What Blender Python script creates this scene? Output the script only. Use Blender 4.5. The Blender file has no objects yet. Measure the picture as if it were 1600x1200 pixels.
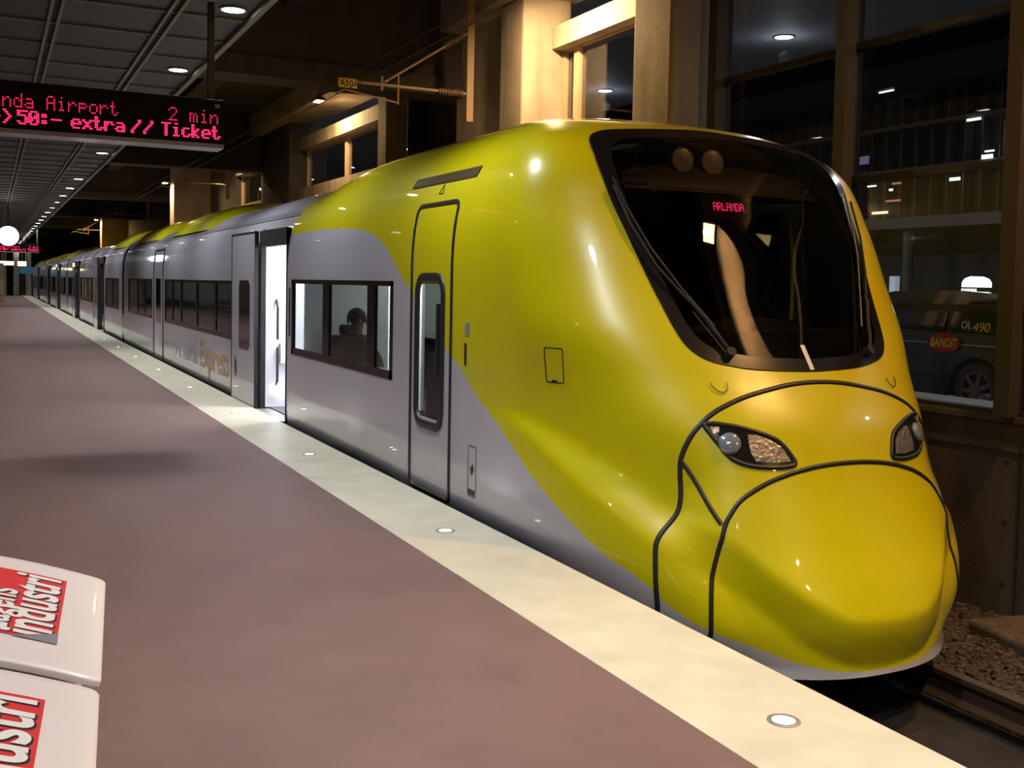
import bpy, bmesh, math, random
from mathutils import Vector, Matrix

SC = bpy.context.scene
COL = SC.collection
PI = math.pi
random.seed(7)

# ------------------------------------------------------------------ camera
cam_d = bpy.data.cameras.new('camera')
cam = bpy.data.objects.new('camera', cam_d)
COL.objects.link(cam)
SC.camera = cam
F = 1640.0
cam_d.sensor_width = 36.0
cam_d.lens = F / 1600.0 * 36.0
cam_d.shift_y = -67.67 / 1600.0
cam_d.clip_start = 0.05
cam_d.clip_end = 400
YAW, PITCH, ROLL = math.radians(26.4467), math.radians(3.0), math.radians(1.15)
fw = Vector((math.sin(YAW) * math.cos(PITCH), math.cos(YAW) * math.cos(PITCH), -math.sin(PITCH)))
rt = Vector((math.cos(YAW), -math.sin(YAW), 0))
up = rt.cross(fw)
r2 = rt * math.cos(ROLL) + up * math.sin(ROLL)
u2 = -rt * math.sin(ROLL) + up * math.cos(ROLL)
cam.matrix_world = Matrix((
    (r2.x, u2.x, -fw.x, 0.0), (r2.y, u2.y, -fw.y, 0.0), (r2.z, u2.z, -fw.z, 1.6), (0, 0, 0, 1)))

# ------------------------------------------------------------------ world + exposure
world = bpy.data.worlds.new('night_sky')
SC.world = world
world.use_nodes = True
bg = world.node_tree.nodes['Background']
bg.inputs[0].default_value = (0.10, 0.13, 0.2, 1)
bg.inputs[1].default_value = 0.02
vs = SC.view_settings
vs.view_transform = 'Standard'
vs.look = 'None'
vs.gamma = 1.0
vs.exposure = 0.0
vs.use_curve_mapping = False

# light powers (W)
P_CEIL, P_WARM, P_SOFFIT = 26.0, 280.0, 60.0
WARM = (1.0, 0.63, 0.29)
COOL = (0.93, 0.97, 1.0)

# ------------------------------------------------------------------ helpers
WORLD_ROOTS = set()
def link(o, parent=None):
    COL.objects.link(o)
    if parent is not None:
        o.parent = parent
        if parent.name in WORLD_ROOTS:      # parts modelled in scene coordinates
            o.matrix_parent_inverse = Matrix.Translation(-Vector(parent.location))
    return o

def tag(o, label=None, cat=None, group=None, kind=None):
    if label: o['label'] = label
    if cat: o['category'] = cat
    if group: o['group'] = group
    if kind: o['kind'] = kind
    return o

def root(name, loc, label, cat, group=None):
    o = empty(name, loc); WORLD_ROOTS.add(o.name)
    return tag(o, label, cat, group)

def empty(name, loc=(0, 0, 0), rz=0.0):
    o = bpy.data.objects.new(name, None)
    o.location = loc
    o.rotation_euler = (0, 0, rz)
    o.empty_display_size = 0.2
    return link(o)

def copy_tree(o, parent=None):
    c = o.copy(); COL.objects.link(c); c.parent = parent
    for ch in list(o.children):
        copy_tree(ch, c)
    return c

class MB:
    """collects geometry and links it as one mesh object"""
    def __init__(s): s.v = []; s.f = []; s.m = []
    def poly(s, pts, mi=0):
        n = len(s.v); s.v += [tuple(p) for p in pts]; s.f.append(tuple(range(n, n + len(pts)))); s.m.append(mi); return s
    def box(s, x0, x1, y0, y1, z0, z1, mi=0):
        n = len(s.v)
        s.v += [(x, y, z) for z in (z0, z1) for y in (y0, y1) for x in (x0, x1)]
        for q in ((0, 2, 3, 1), (4, 5, 7, 6), (0, 1, 5, 4), (2, 6, 7, 3), (0, 4, 6, 2), (1, 3, 7, 5)):
            s.f.append(tuple(n + i for i in q)); s.m.append(mi)
        return s
    def cyl(s, a, b, r, r1=None, seg=12, mi=0, cap=True):
        a = Vector(a); b = Vector(b); r1 = r if r1 is None else r1
        d = (b - a).normalized()
        e = d.orthogonal().normalized(); g = d.cross(e)
        n = len(s.v)
        for c, rr in ((a, r), (b, r1)):
            for i in range(seg):
                t = 2 * PI * i / seg
                s.v.append(tuple(c + (e * math.cos(t) + g * math.sin(t)) * rr))
        for i in range(seg):
            j = (i + 1) % seg
            s.f.append((n + i, n + j, n + seg + j, n + seg + i)); s.m.append(mi)
        if cap:
            s.f.append(tuple(n + i for i in reversed(range(seg)))); s.m.append(mi)
            s.f.append(tuple(n + seg + i for i in range(seg))); s.m.append(mi)
        return s
    def tube(s, pts, r, seg=8, mi=0):
        for a, b in zip(pts[:-1], pts[1:]):
            if (Vector(a) - Vector(b)).length > 1e-6:
                s.cyl(a, b, r, seg=seg, mi=mi)
        return s
    def lathe(s, c, ax, prof, seg=20, mi=0):
        """prof: list of (distance along ax, radius)"""
        c = Vector(c); d = Vector(ax).normalized(); e = d.orthogonal().normalized(); g = d.cross(e)
        n = len(s.v)
        for h, rr in prof:
            for i in range(seg):
                t = 2 * PI * i / seg
                s.v.append(tuple(c + d * h + (e * math.cos(t) + g * math.sin(t)) * max(rr, 1e-4)))
        for k in range(len(prof) - 1):
            for i in range(seg):
                j = (i + 1) % seg
                s.f.append((n + k * seg + i, n + k * seg + j, n + (k + 1) * seg + j, n + (k + 1) * seg + i)); s.m.append(mi)
        return s
    def grid(s, rows, mi=0, skip=None):
        n = len(s.v); w = len(rows[0])
        for r in rows: s.v += [tuple(p) for p in r]
        for i in range(len(rows) - 1):
            for j in range(w - 1):
                if skip and skip(i, j): continue
                s.f.append((n + i * w + j, n + i * w + j + 1, n + (i + 1) * w + j + 1, n + (i + 1) * w + j)); s.m.append(mi)
        return s
    def prism(s, outline, axis, a, b, mi=0):
        """outline 2D points in the two other axes, extruded along axis from a to b"""
        def P(p, t):
            if axis == 'x': return (t, p[0], p[1])
            if axis == 'y': return (p[0], t, p[1])
            return (p[0], p[1], t)
        k = len(outline); n = len(s.v)
        s.v += [P(p, a) for p in outline] + [P(p, b) for p in outline]
        s.f.append(tuple(range(n, n + k))); s.m.append(mi)
        s.f.append(tuple(reversed(range(n + k, n + 2 * k)))); s.m.append(mi)
        for i in range(k):
            j = (i + 1) % k
            s.f.append((n + j, n + i, n + k + i, n + k + j)); s.m.append(mi)
        return s
    def build(s, name, mats, parent=None, smooth=False, auto=None, bevel=0.0, recalc=True):
        me = bpy.data.meshes.new(name)
        me.from_pydata(s.v, [], s.f)
        mats = mats if isinstance(mats, (list, tuple)) else [mats]
        for m in mats: me.materials.append(m)
        if len(mats) > 1:
            me.polygons.foreach_set('material_index', s.m)
        if recalc or smooth:
            bm = bmesh.new(); bm.from_mesh(me)
            if recalc == 'merge' or smooth:
                bmesh.ops.remove_doubles(bm, verts=bm.verts, dist=1e-5)
            if recalc: bmesh.ops.recalc_face_normals(bm, faces=bm.faces)
            if smooth:
                for f in bm.faces: f.smooth = True
                if auto:
                    for e in bm.edges:
                        if len(e.link_faces) == 2 and e.calc_face_angle(0) > math.radians(auto): e.smooth = False
            bm.to_mesh(me); bm.free()
        me.update()
        o = bpy.data.objects.new(name, me)
        if bevel:
            b = o.modifiers.new('bevel', 'BEVEL'); b.width = bevel; b.segments = 2; b.limit_method = 'ANGLE'
        return link(o, parent)

def mat(name, col=(0.5, 0.5, 0.5), rough=0.5, metal=0.0, emit=None, es=1.0, coat=0.0, spec=0.5, noise=None, bump=None, alpha=None):
    """noise=(scale, amount 0..1), bump=(scale, strength)"""
    m = bpy.data.materials.new(name); m.use_nodes = True
    nt = m.node_tree; b = nt.nodes['Principled BSDF']
    b.inputs['Base Color'].default_value = (*col, 1)
    b.inputs['Roughness'].default_value = rough
    b.inputs['Metallic'].default_value = metal
    b.inputs['Coat Weight'].default_value = coat
    b.inputs['Coat Roughness'].default_value = 0.04
    b.inputs['Specular IOR Level'].default_value = spec
    if emit:
        b.inputs['Emission Color'].default_value = (*emit, 1)
        b.inputs['Emission Strength'].default_value = es
    if noise or bump:
        tc = nt.nodes.new('ShaderNodeTexCoord')
    if noise:
        n = nt.nodes.new('ShaderNodeTexNoise'); n.inputs['Scale'].default_value = noise[0]; n.inputs['Detail'].default_value = 8
        n.inputs['Roughness'].default_value = 0.65
        nt.links.new(tc.outputs['Object'], n.inputs['Vector'])
        r = nt.nodes.new('ShaderNodeMapRange')
        r.inputs['From Min'].default_value = 0.3; r.inputs['From Max'].default_value = 0.7
        r.inputs['To Min'].default_value = 1 - noise[1]; r.inputs['To Max'].default_value = 1 + noise[1]
        nt.links.new(n.outputs['Fac'], r.inputs['Value'])
        mx = nt.nodes.new('ShaderNodeVectorMath'); mx.operation = 'SCALE'
        mx.inputs[0].default_value = col
        nt.links.new(r.outputs[0], mx.inputs['Scale'])
        nt.links.new(mx.outputs[0], b.inputs['Base Color'])
    if bump:
        n2 = nt.nodes.new('ShaderNodeTexNoise'); n2.inputs['Scale'].default_value = bump[0]; n2.inputs['Detail'].default_value = 6
        nt.links.new(tc.outputs['Object'], n2.inputs['Vector'])
        bp = nt.nodes.new('ShaderNodeBump'); bp.inputs['Strength'].default_value = bump[1]; bp.inputs['Distance'].default_value = 0.02
        nt.links.new(n2.outputs['Fac'], bp.inputs['Height'])
        nt.links.new(bp.outputs[0], b.inputs['Normal'])
    return m

def glass_mat(name, tint=(0.5, 0.55, 0.55), refl=1.0, ior=1.5, rough=0.0):
    m = bpy.data.materials.new(name); m.use_nodes = True
    nt = m.node_tree; nt.nodes.clear()
    out = nt.nodes.new('ShaderNodeOutputMaterial')
    tr = nt.nodes.new('ShaderNodeBsdfTransparent'); tr.inputs[0].default_value = (*tint, 1)
    gl = nt.nodes.new('ShaderNodeBsdfGlossy'); gl.inputs['Color'].default_value = (refl, refl, refl, 1); gl.inputs['Roughness'].default_value = rough
    fr = nt.nodes.new('ShaderNodeFresnel')
    ge = nt.nodes.new('ShaderNodeNewGeometry')          # thin pane: same reflectance from both faces
    im = nt.nodes.new('ShaderNodeMapRange'); im.inputs['To Min'].default_value = ior; im.inputs['To Max'].default_value = 1 / ior
    nt.links.new(ge.outputs['Backfacing'], im.inputs['Value']); nt.links.new(im.outputs[0], fr.inputs[0])
    mx = nt.nodes.new('ShaderNodeMixShader')
    nt.links.new(fr.outputs[0], mx.inputs[0]); nt.links.new(tr.outputs[0], mx.inputs[1]); nt.links.new(gl.outputs[0], mx.inputs[2])
    nt.links.new(mx.outputs[0], out.inputs[0])
    return m

def concrete_mat(name, col, boards=0.0, dark=0.5):
    """cast concrete: blotches, drip stains, faint formwork joints"""
    m = bpy.data.materials.new(name); m.use_nodes = True
    nt = m.node_tree; b = nt.nodes['Principled BSDF']; L = nt.links.new
    b.inputs['Roughness'].default_value = 0.75
    tc = nt.nodes.new('ShaderNodeTexCoord')
    n = nt.nodes.new('ShaderNodeTexNoise'); n.inputs['Scale'].default_value = 1.3; n.inputs['Detail'].default_value = 9; n.inputs['Roughness'].default_value = .62
    L(tc.outputs['Object'], n.inputs['Vector'])
    mp = nt.nodes.new('ShaderNodeMapping'); mp.inputs['Scale'].default_value = (3.5, 3.5, .5)
    L(tc.outputs['Object'], mp.inputs['Vector'])
    n2 = nt.nodes.new('ShaderNodeTexNoise'); n2.inputs['Scale'].default_value = 1.0; n2.inputs['Detail'].default_value = 7
    L(mp.outputs[0], n2.inputs['Vector'])
    cr = nt.nodes.new('ShaderNodeValToRGB')
    cr.color_ramp.elements[0].position = .33; cr.color_ramp.elements[0].color = (*[c * dark for c in col], 1)
    cr.color_ramp.elements[1].position = .62; cr.color_ramp.elements[1].color = (*col, 1)
    ad = nt.nodes.new('ShaderNodeMath'); ad.operation = 'MULTIPLY_ADD'; ad.inputs[1].default_value = .5
    hf = nt.nodes.new('ShaderNodeMath'); hf.operation = 'MULTIPLY'; hf.inputs[1].default_value = .5
    L(n2.outputs['Fac'], hf.inputs[0]); L(n.outputs['Fac'], ad.inputs[0]); L(hf.outputs[0], ad.inputs[2])
    L(ad.outputs[0], cr.inputs[0])
    last = cr.outputs[0]
    if boards:
        sx = nt.nodes.new('ShaderNodeSeparateXYZ'); L(tc.outputs['Object'], sx.inputs[0])
        mo = nt.nodes.new('ShaderNodeMath'); mo.operation = 'PINGPONG'; mo.inputs[1].default_value = boards / 2
        L(sx.outputs['Y'], mo.inputs[0])
        lt = nt.nodes.new('ShaderNodeMath'); lt.operation = 'LESS_THAN'; lt.inputs[1].default_value = .012
        L(mo.outputs[0], lt.inputs[0])
        mx = nt.nodes.new('ShaderNodeMix'); mx.data_type = 'RGBA'
        mx.inputs['B'].default_value = (*[min(1, c * 1.5) for c in col], 1)
        fm = nt.nodes.new('ShaderNodeMath'); fm.operation = 'MULTIPLY'; fm.inputs[1].default_value = .5
        L(lt.outputs[0], fm.inputs[0]); L(fm.outputs[0], mx.inputs['Factor']); L(last, mx.inputs['A'])
        last = mx.outputs['Result']
    L(last, b.inputs['Base Color'])
    n3 = nt.nodes.new('ShaderNodeTexNoise'); n3.inputs['Scale'].default_value = 30; n3.inputs['Detail'].default_value = 5
    L(tc.outputs['Object'], n3.inputs['Vector'])
    bp = nt.nodes.new('ShaderNodeBump'); bp.inputs['Strength'].default_value = .25; bp.inputs['Distance'].default_value = .01
    L(n3.outputs['Fac'], bp.inputs['Height']); L(bp.outputs[0], b.inputs['Normal'])
    return m

def text_obj(s, name, m, origin, xa, ya, size, parent=None, sx=1.0, ext=0.0015, align='LEFT', shear=0.0, bold=0.0, fit=None):
    """real lettering as a mesh; origin is the lower left of the baseline; xa / ya are its axes; fit = total width"""
    cu = bpy.data.curves.new(name, 'FONT'); cu.body = s; cu.size = size; cu.extrude = ext; cu.align_x = align
    cu.shear = shear; cu.offset = bold
    o = bpy.data.objects.new(name, cu); COL.objects.link(o)
    dg = bpy.context.evaluated_depsgraph_get(); dg.update()
    me = bpy.data.meshes.new_from_object(o.evaluated_get(dg))
    bpy.data.objects.remove(o)
    xs = [v.co.x for v in me.vertices]
    if fit and xs:
        sx = fit / (max(xs) - min(xs))
    x0 = min(xs) if (xs and align == 'LEFT') else 0
    X = Vector(xa).normalized(); Y = Vector(ya).normalized(); Z = X.cross(Y); O = Vector(origin)
    for v in me.vertices:
        c = v.co; v.co = O + X * ((c.x - x0) * sx) + Y * c.y + Z * c.z
    me.materials.clear(); me.materials.append(m)
    t = bpy.data.objects.new(name, me)
    return link(t, parent)

FONT = {
 'A': ['01110','10001','10001','11111','10001','10001','10001'], 'i': ['00100','00000','01100','00100','00100','00100','01110'],
 'r': ['00000','00000','10110','11001','10000','10000','10000'], 'p': ['00000','00000','11110','10001','11110','10000','10000'],
 'o': ['00000','00000','01110','10001','10001','10001','01110'], 't': ['01000','01000','11100','01000','01000','01001','00110'],
 'l': ['01100','00100','00100','00100','00100','00100','01110'], 'a': ['00000','00000','01110','00001','01111','10001','01111'],
 'n': ['00000','00000','10110','11001','10001','10001','10001'], 'd': ['00001','00001','01101','10011','10001','10001','01111'],
 '2': ['01110','10001','00001','00010','00100','01000','11111'], 'm': ['00000','00000','11010','10101','10101','10101','10101'],
 '5': ['11111','10000','11110','00001','00001','10001','01110'], '0': ['01110','10001','10011','10101','11001','10001','01110'],
 ':': ['00000','01100','01100','00000','01100','01100','00000'], '-': ['00000','00000','00000','11111','00000','00000','00000'],
 'e': ['00000','00000','01110','10001','11111','10000','01110'], 'x': ['00000','00000','10001','01010','00100','01010','10001'],
 '/': ['00001','00001','00010','00100','01000','10000','10000'], 'T': ['11111','00100','00100','00100','00100','00100','00100'],
 'c': ['00000','00000','01110','10000','10000','10001','01110'], 'k': ['10000','10000','10010','10100','11000','10100','10010'],
 '>': ['01000','00100','00010','00001','00010','00100','01000'], ' ': ['00000'] * 7,
 'R': ['11110','10001','10001','11110','10100','10010','10001'], 'L': ['10000','10000','10000','10000','10000','10000','11111'],
 'N': ['10001','11001','10101','10011','10001','10001','10001'], 'D': ['11110','10001','10001','10001','10001','10001','11110'],
 's': ['00000','00000','01111','10000','01110','00001','11110'], 'u': ['00000','00000','10001','10001','10001','10011','01101'],
}
def led_dots(mb, s, org, xa, ya, dx, dy, adv=6, bold=False, fill=.72, slant=0.0):
    """dot-matrix text, org = upper left, one small square per lit diode"""
    O = Vector(org); X = Vector(xa); Y = Vector(ya)
    for k, ch in enumerate(s):
        g = FONT.get(ch, FONT[' '])
        for r in range(7):
            row = g[r]
            for c in range(5 + (1 if bold else 0)):
                on = (c < 5 and row[c] == '1') or (bold and c > 0 and row[c - 1] == '1')
                if not on: continue
                a = O + X * ((k * adv + c) * dx + slant * (6 - r) * dx) - Y * (r * dy)
                mb.poly([a, a + X * dx * fill, a + X * dx * fill - Y * dy * fill, a - Y * dy * fill])

# ------------------------------------------------------------------ materials
def livery_mat():
    """glossy coach paint: yellow above / white below the swooping border (position along the side in object space)"""
    m = bpy.data.materials.new('livery_paint'); m.use_nodes = True
    nt = m.node_tree; b = nt.nodes['Principled BSDF']; L = nt.links.new
    tc = nt.nodes.new('ShaderNodeTexCoord'); s = nt.nodes.new('ShaderNodeSeparateXYZ')
    L(tc.outputs['Object'], s.inputs[0])
    mr = nt.nodes.new('ShaderNodeMapRange'); mr.inputs['From Min'].default_value = 4.0; mr.inputs['From Max'].default_value = 13.0
    L(s.outputs['Y'], mr.inputs['Value'])
    fc = nt.nodes.new('ShaderNodeFloatCurve')
    pts = [(4.0, -.56), (4.3, -.545), (4.43, -.49), (4.6, -.38), (4.8, -.225), (5.0, -.06), (5.2, .03), (5.42, .155), (5.6, .26), (5.82, .38),
           (6.1, .55), (6.4, .7), (6.68, .83), (6.97, 1.0), (7.2, 1.10), (7.87, 1.48), (8.16, 1.63), (8.43, 1.80), (8.7, 1.94), (9.0, 2.03),
           (9.4, 2.09), (9.9, 2.12), (10.6, 2.14), (11.2, 2.14), (12.06, 2.14), (12.1, 2.95), (13.0, 2.95)]
    c = fc.mapping.curves[0]
    P = [((y - 4) / 9.0, (z + 1) / 4.0) for y, z in pts]
    c.points[0].location = P[0]; c.points[1].location = P[-1]
    for q in P[1:-1]: c.points.new(*q)
    for q in c.points: q.handle_type = 'AUTO_CLAMPED'
    fc.mapping.update()
    L(mr.outputs[0], fc.inputs['Value'])
    z = nt.nodes.new('ShaderNodeMath'); z.operation = 'MULTIPLY_ADD'; z.inputs[1].default_value = .25; z.inputs[2].default_value = .25
    L(s.outputs['Z'], z.inputs[0])
    gt = nt.nodes.new('ShaderNodeMath'); gt.operation = 'GREATER_THAN'
    L(z.outputs[0], gt.inputs[0]); L(fc.outputs[0], gt.inputs[1])
    mx = nt.nodes.new('ShaderNodeMix'); mx.data_type = 'RGBA'
    mx.inputs['A'].default_value = (.46, .44, .50, 1); mx.inputs['B'].default_value = (.60, .53, .0, 1)
    L(gt.outputs[0], mx.inputs['Factor']); L(mx.outputs['Result'], b.inputs['Base Color'])
    b.inputs['Roughness'].default_value = .32
    b.inputs['Coat Weight'].default_value = .8; b.inputs['Coat Roughness'].default_value = .03
    return m

M = dict(
    livery=livery_mat(),
    white=mat('white_coach_paint', (.46, .44, .50), .32, coat=.8),
    yellow=mat('yellow_coach_paint', (.60, .53, 0), .32, coat=.8),
    skirt=mat('grey_skirt_paint', (.22, .22, .25), .4, coat=.3),
    rubber=mat('black_rubber', (.018, .017, .017), .45),
    frit=mat('black_glass_border', (.010, .009, .009), .22, spec=.3),
    grey=mat('grey_roof_paint', (.22, .21, .25), .35, coat=.4),
    darkgrey=mat('dark_grey_plastic', (.035, .035, .035), .5),
    black=mat('matt_black', (.01, .01, .01), .7),
    chrome=mat('chrome', (.6, .6, .6), .15, metal=1),
    steel=mat('galvanised_steel', (.35, .33, .30), .45, metal=.6, noise=(9, .2)),
    platform=mat('red_brown_platform', (.175, .103, .094), .5, noise=(2.2, .12), spec=.3),
    cream=mat('cream_edge_stone', (.60, .55, .42), .38, noise=(3.1, .12), spec=.45),
    kerb=mat('platform_front_concrete', (.12, .11, .10), .8, noise=(4, .3)),
    conc=concrete_mat('cast_concrete', (.42, .36, .29), boards=.45),
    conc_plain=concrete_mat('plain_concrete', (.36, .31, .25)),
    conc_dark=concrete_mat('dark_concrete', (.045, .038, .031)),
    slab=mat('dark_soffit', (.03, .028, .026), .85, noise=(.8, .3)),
    ceilpanel=mat('grey_ceiling_panel', (.018, .018, .016), .55, noise=(6, .1)),
    ceilrib=mat('grey_ceiling_rib', (.15, .15, .115), .5),
    lamp=mat('lamp_glow', (1, 1, 1), .5, emit=COOL, es=14),
    led=mat('floor_led_glow', (1, 1, 1), .5, emit=(.9, .97, 1), es=7),
    warm=mat('warm_lamp_glow', (1, 1, 1), .5, emit=(1, .66, .3), es=45),
    red=mat('red_diode', (0, 0, 0), .5, emit=(1, .02, .12), es=2.6),
    reddim=mat('dim_red_diode', (0, 0, 0), .5, emit=(1, .02, .10), es=1.1),
    signcase=mat('black_sign_case', (.005, .004, .005), .7, spec=.1),
    glass=glass_mat('train_window_glass', (.52, .56, .54), ior=1.38),
    screen=glass_mat('windscreen_glass', (.38, .36, .34), ior=1.55),
    wallglass=glass_mat('curtain_wall_glass', (.72, .74, .78), ior=1.4),
    frame=mat('dark_steel_frame', (.03, .026, .022), .6),
    ytrim=mat('brown_post_paint', (.35, .25, .16), .6),
    dpost=mat('dark_brown_mullion', (.05, .04, .028), .6),
    inwall=mat('interior_panel', (.62, .66, .62), .5),
    inwhite=mat('white_interior_panel', (.8, .8, .85), .4),
    infloor=mat('interior_floor', (.08, .08, .08), .6),
    inlamp=mat('interior_lamp', (1, 1, 1), .5, emit=(.9, 1, .97), es=5),
    vestlamp=mat('vestibule_lamp', (1, 1, 1), .5, emit=(.9, .93, 1), es=9),
    wood=mat('brown_interior_panel', (.16, .10, .06), .5),
    seat=mat('dark_green_seat_fabric', (.035, .045, .035), .9),
    orange=mat('gutter_recess_shade', (.05, .03, .006), .6),
    ygold=mat('golden_letter', (.42, .25, .14), .4),
    palelet=mat('pale_grey_letter', (.33, .31, .36), .4),
    print=mat('black_lettering', (.012, .012, .012), .4),
    hlglass=glass_mat('headlamp_glass', (.9, .9, .9), ior=1.5),
    reflector=mat('headlamp_reflector', (.36, .31, .27), .28, metal=.75, bump=(40, .6)),
    lampface=mat('pale_lamp_face', (.42, .37, .31), .3, coat=.5),
    lens=mat('lamp_lens', (.30, .36, .42), .12, metal=.4, coat=1),
    ballast=mat('ballast_stone', (.085, .062, .048), .9, noise=(14, .5)),
    bed=mat('dark_track_bed', (.022, .018, .015), .95, noise=(5, .5), bump=(14, .8)),  # near-black brown with random mottling
    rail=mat('rusty_rail', (.08, .045, .03), .6, metal=.3),
    asphalt=mat('wet_asphalt', (.06, .06, .062), .5, noise=(3, .2)),
    kerbwhite=mat('pale_kerb', (.45, .45, .44), .7),
    facade=mat('dark_facade', (.05, .052, .055), .6),
    fin=mat('grey_facade_fin', (.16, .16, .15), .5),
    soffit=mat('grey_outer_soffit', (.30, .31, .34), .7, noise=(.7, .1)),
    carpaint=mat('black_car_paint', (.012, .012, .016), .25, coat=1),
    carglass=mat('dark_car_glass', (.01, .01, .012), .05, coat=1),
    tyre=mat('tyre_rubber', (.015, .015, .015), .8),
    rim=mat('grey_alloy_wheel', (.22, .21, .20), .35, metal=.7),
    logo_red=mat('red_logo_paint', (.35, .02, .01), .5),
    logo_yel=mat('yellow_logo_paint', (.75, .62, .05), .5),
    logo_wht=mat('white_logo_paint', (.7, .7, .7), .5),
    taxi=mat('lit_taxi_sign', (1, 1, 1), .5, emit=(.95, 1, .85), es=3),
    boxwhite=mat('white_plastic_lid', (.86, .78, .77), .35, coat=.2),
    stk_red=mat('red_sticker', (.72, .025, .03), .4),
    stk_wht=mat('white_sticker_letter', (.88, .86, .85), .4),
    yplate=mat('yellow_number_plate', (.80, .52, .02), .5),
    skin=mat('skin', (.28, .16, .11), .6), hair=mat('dark_hair', (.012, .009, .007), .8),
    coatd=mat('dark_coat_fabric', (.035, .03, .028), .9),
)

# ================================================================== the station
XE, XR = 2.96, 2.30          # platform edge, border between red paving and pale edge stone
XW = 7.20                    # face of the outer wall
YN, YFAR = -9.0, 96.0

MB().box(-7, XR, YN, YFAR, -1.1, 0).build('floor', M['platform'])['kind'] = 'structure'
edge = MB()
edge.box(XR + .004, XE, YN, 9.16, -.10, 0.0); edge.box(XR + .004, XE, 9.172, 40, -.10, 0.0); edge.box(XR + .004, XE, 40.01, YFAR, -.10, 0.0)
edge.build('platform_edge', M['cream'], bevel=.006)['kind'] = 'structure'
MB().box(XR + .01, XE - .06, YN, YFAR, -1.1, -.101).build('platform_front', M['kerb'])['kind'] = 'structure'
MB().box(XE - .06, XW, YN, YFAR, -1.3, -.98).build('track_bed', M['bed'])['kind'] = 'structure'

# rails
for i, x in enumerate((4.59 - .7175, 4.59 + .7175)):
    prof = [(x - .07, -.90), (x + .07, -.90), (x + .07, -.885), (x + .012, -.87), (x + .012, -.775), (x + .036, -.765), (x + .036, -.73),
            (x - .036, -.73), (x - .036, -.765), (x - .012, -.775), (x - .012, -.87), (x - .07, -.885)]
    o = MB().prism([(a, b) for a, b in prof], 'y', YN, YFAR - 1).build('rail', M['rail'])
    tag(o, ('rusty rail on the platform side of the track' if i == 0 else 'rusty rail on the far side of the track, running out beside the ballast'), 'rail', 'rails under the train')

# ballast: loose stones between the rails and the wall (uncountable)
def stones(name, n, xr, yr, z, smin, smax, seed):
    rnd = random.Random(seed); mb = MB()
    for k in range(n):
        x = rnd.uniform(*xr); y = yr[0] + (yr[1] - yr[0]) * rnd.random() ** 1.3
        r = rnd.uniform(smin, smax); zz = z + rnd.uniform(-.02, .05)
        a = [rnd.uniform(.6, 1.25) * r for _ in range(8)]; t0 = rnd.random() * 3
        b = len(mb.v)
        for i in range(4):
            t = t0 + i * PI / 2
            mb.v.append((x + math.cos(t) * a[i], y + math.sin(t) * a[i], zz - r * .4))
        for i in range(4):
            t = t0 + i * PI / 2 + .3
            mb.v.append((x + math.cos(t) * a[4 + i] * .6, y + math.sin(t) * a[4 + i] * .6, zz + r * .5 * rnd.uniform(.6, 1.2)))
        for q in ((4, 5, 6, 7), (0, 1, 5, 4), (1, 2, 6, 5), (2, 3, 7, 6), (3, 0, 4, 7)):
            mb.f.append(tuple(b + i for i in q)); mb.m.append(0)
    return mb.build(name, M['ballast'], recalc=False)
tag(stones('ballast', 9000, (5.42, 7.12), (3.6, 9.6), -.965, .018, .05, 3), 'brown loose ballast stones beside the track', 'ballast', kind='stuff')
# a half buried slab leaning on the wall foot
tag(MB().prism([(6.45, 4.75), (7.1, 4.6), (7.12, 5.35), (6.6, 5.45)], 'z', -.98, -.84).build('stone_slab', M['ballast'], bevel=.03),
    'flat brown slab lying on the ballast at the foot of the wall', 'slab')

# platform edge lights
def floor_light():
    r = empty('floor_light')
    MB().lathe((0, 0, 0), (0, 0, 1), [(-.03, .0), (-.03, .062), (.003, .062), (.005, .058), (.005, .044), (.0, .042), (-.004, .042)], 28).build('ring', M['steel'], r, smooth=True, auto=30)
    MB().cyl((0, 0, -.012), (0, 0, .002), .042, seg=28).build('lens', M['led'], r)
    return r
pf = floor_light()
places = ['nearest to the viewer', 'second from the viewer', 'third from the viewer',
          'fourth from the viewer', 'fifth from the viewer', 'sixth from the viewer']
for k in range(26):
    o = pf if k == 0 else copy_tree(pf)
    o.location = (2.64, 2.97 + 3.255 * k, 0)
    tag(o, 'round white light in the pale platform edge, ' + (places[k] if k < 6 else 'one of the tiny ones beyond the sixth'), 'floor light', 'lights in the platform edge' if k < 6 else 'far lights in the platform edge')
    if k < 8:
        ld = bpy.data.lights.new('led_light', 'SPOT'); ld.energy = 1.5; ld.color = COOL; ld.spot_size = 2.4; ld.shadow_soft_size = .04
        lo = bpy.data.objects.new('led_light', ld); lo.rotation_euler = (PI, 0, 0); lo.location = (0, 0, .02); link(lo, o)

# ---------------- ceiling over the platform
ZC = 4.2
MB().box(-7, 2.32, YN, YFAR, ZC, ZC + .12).build('ceiling', M['ceilpanel'])['kind'] = 'structure'
rb = MB()
y = YN + .2
while y < 70:
    rb.box(-7, 2.30, y, y + .035, ZC - .022, ZC); y += 1.085
for x in (-3.6, -2.6, -1.6, -.42, .58, 1.60):
    rb.box(x - .06, x - .03, YN, YFAR, ZC - .045, ZC); rb.box(x + .03, x + .06, YN, YFAR, ZC - .045, ZC)
rb.box(2.29, 2.35, YN, YFAR, ZC - .06, ZC + .14)
rb.build('trim_1', M['ceilrib'])['kind'] = 'structure'
sl = MB()
for x in (-3.6, -2.6, -1.6, -.42, .58, 1.60): sl.box(x - .03, x + .03, YN, YFAR, ZC - .004, ZC)
sl.build('trim_2', M['black'])['kind'] = 'structure'

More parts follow.
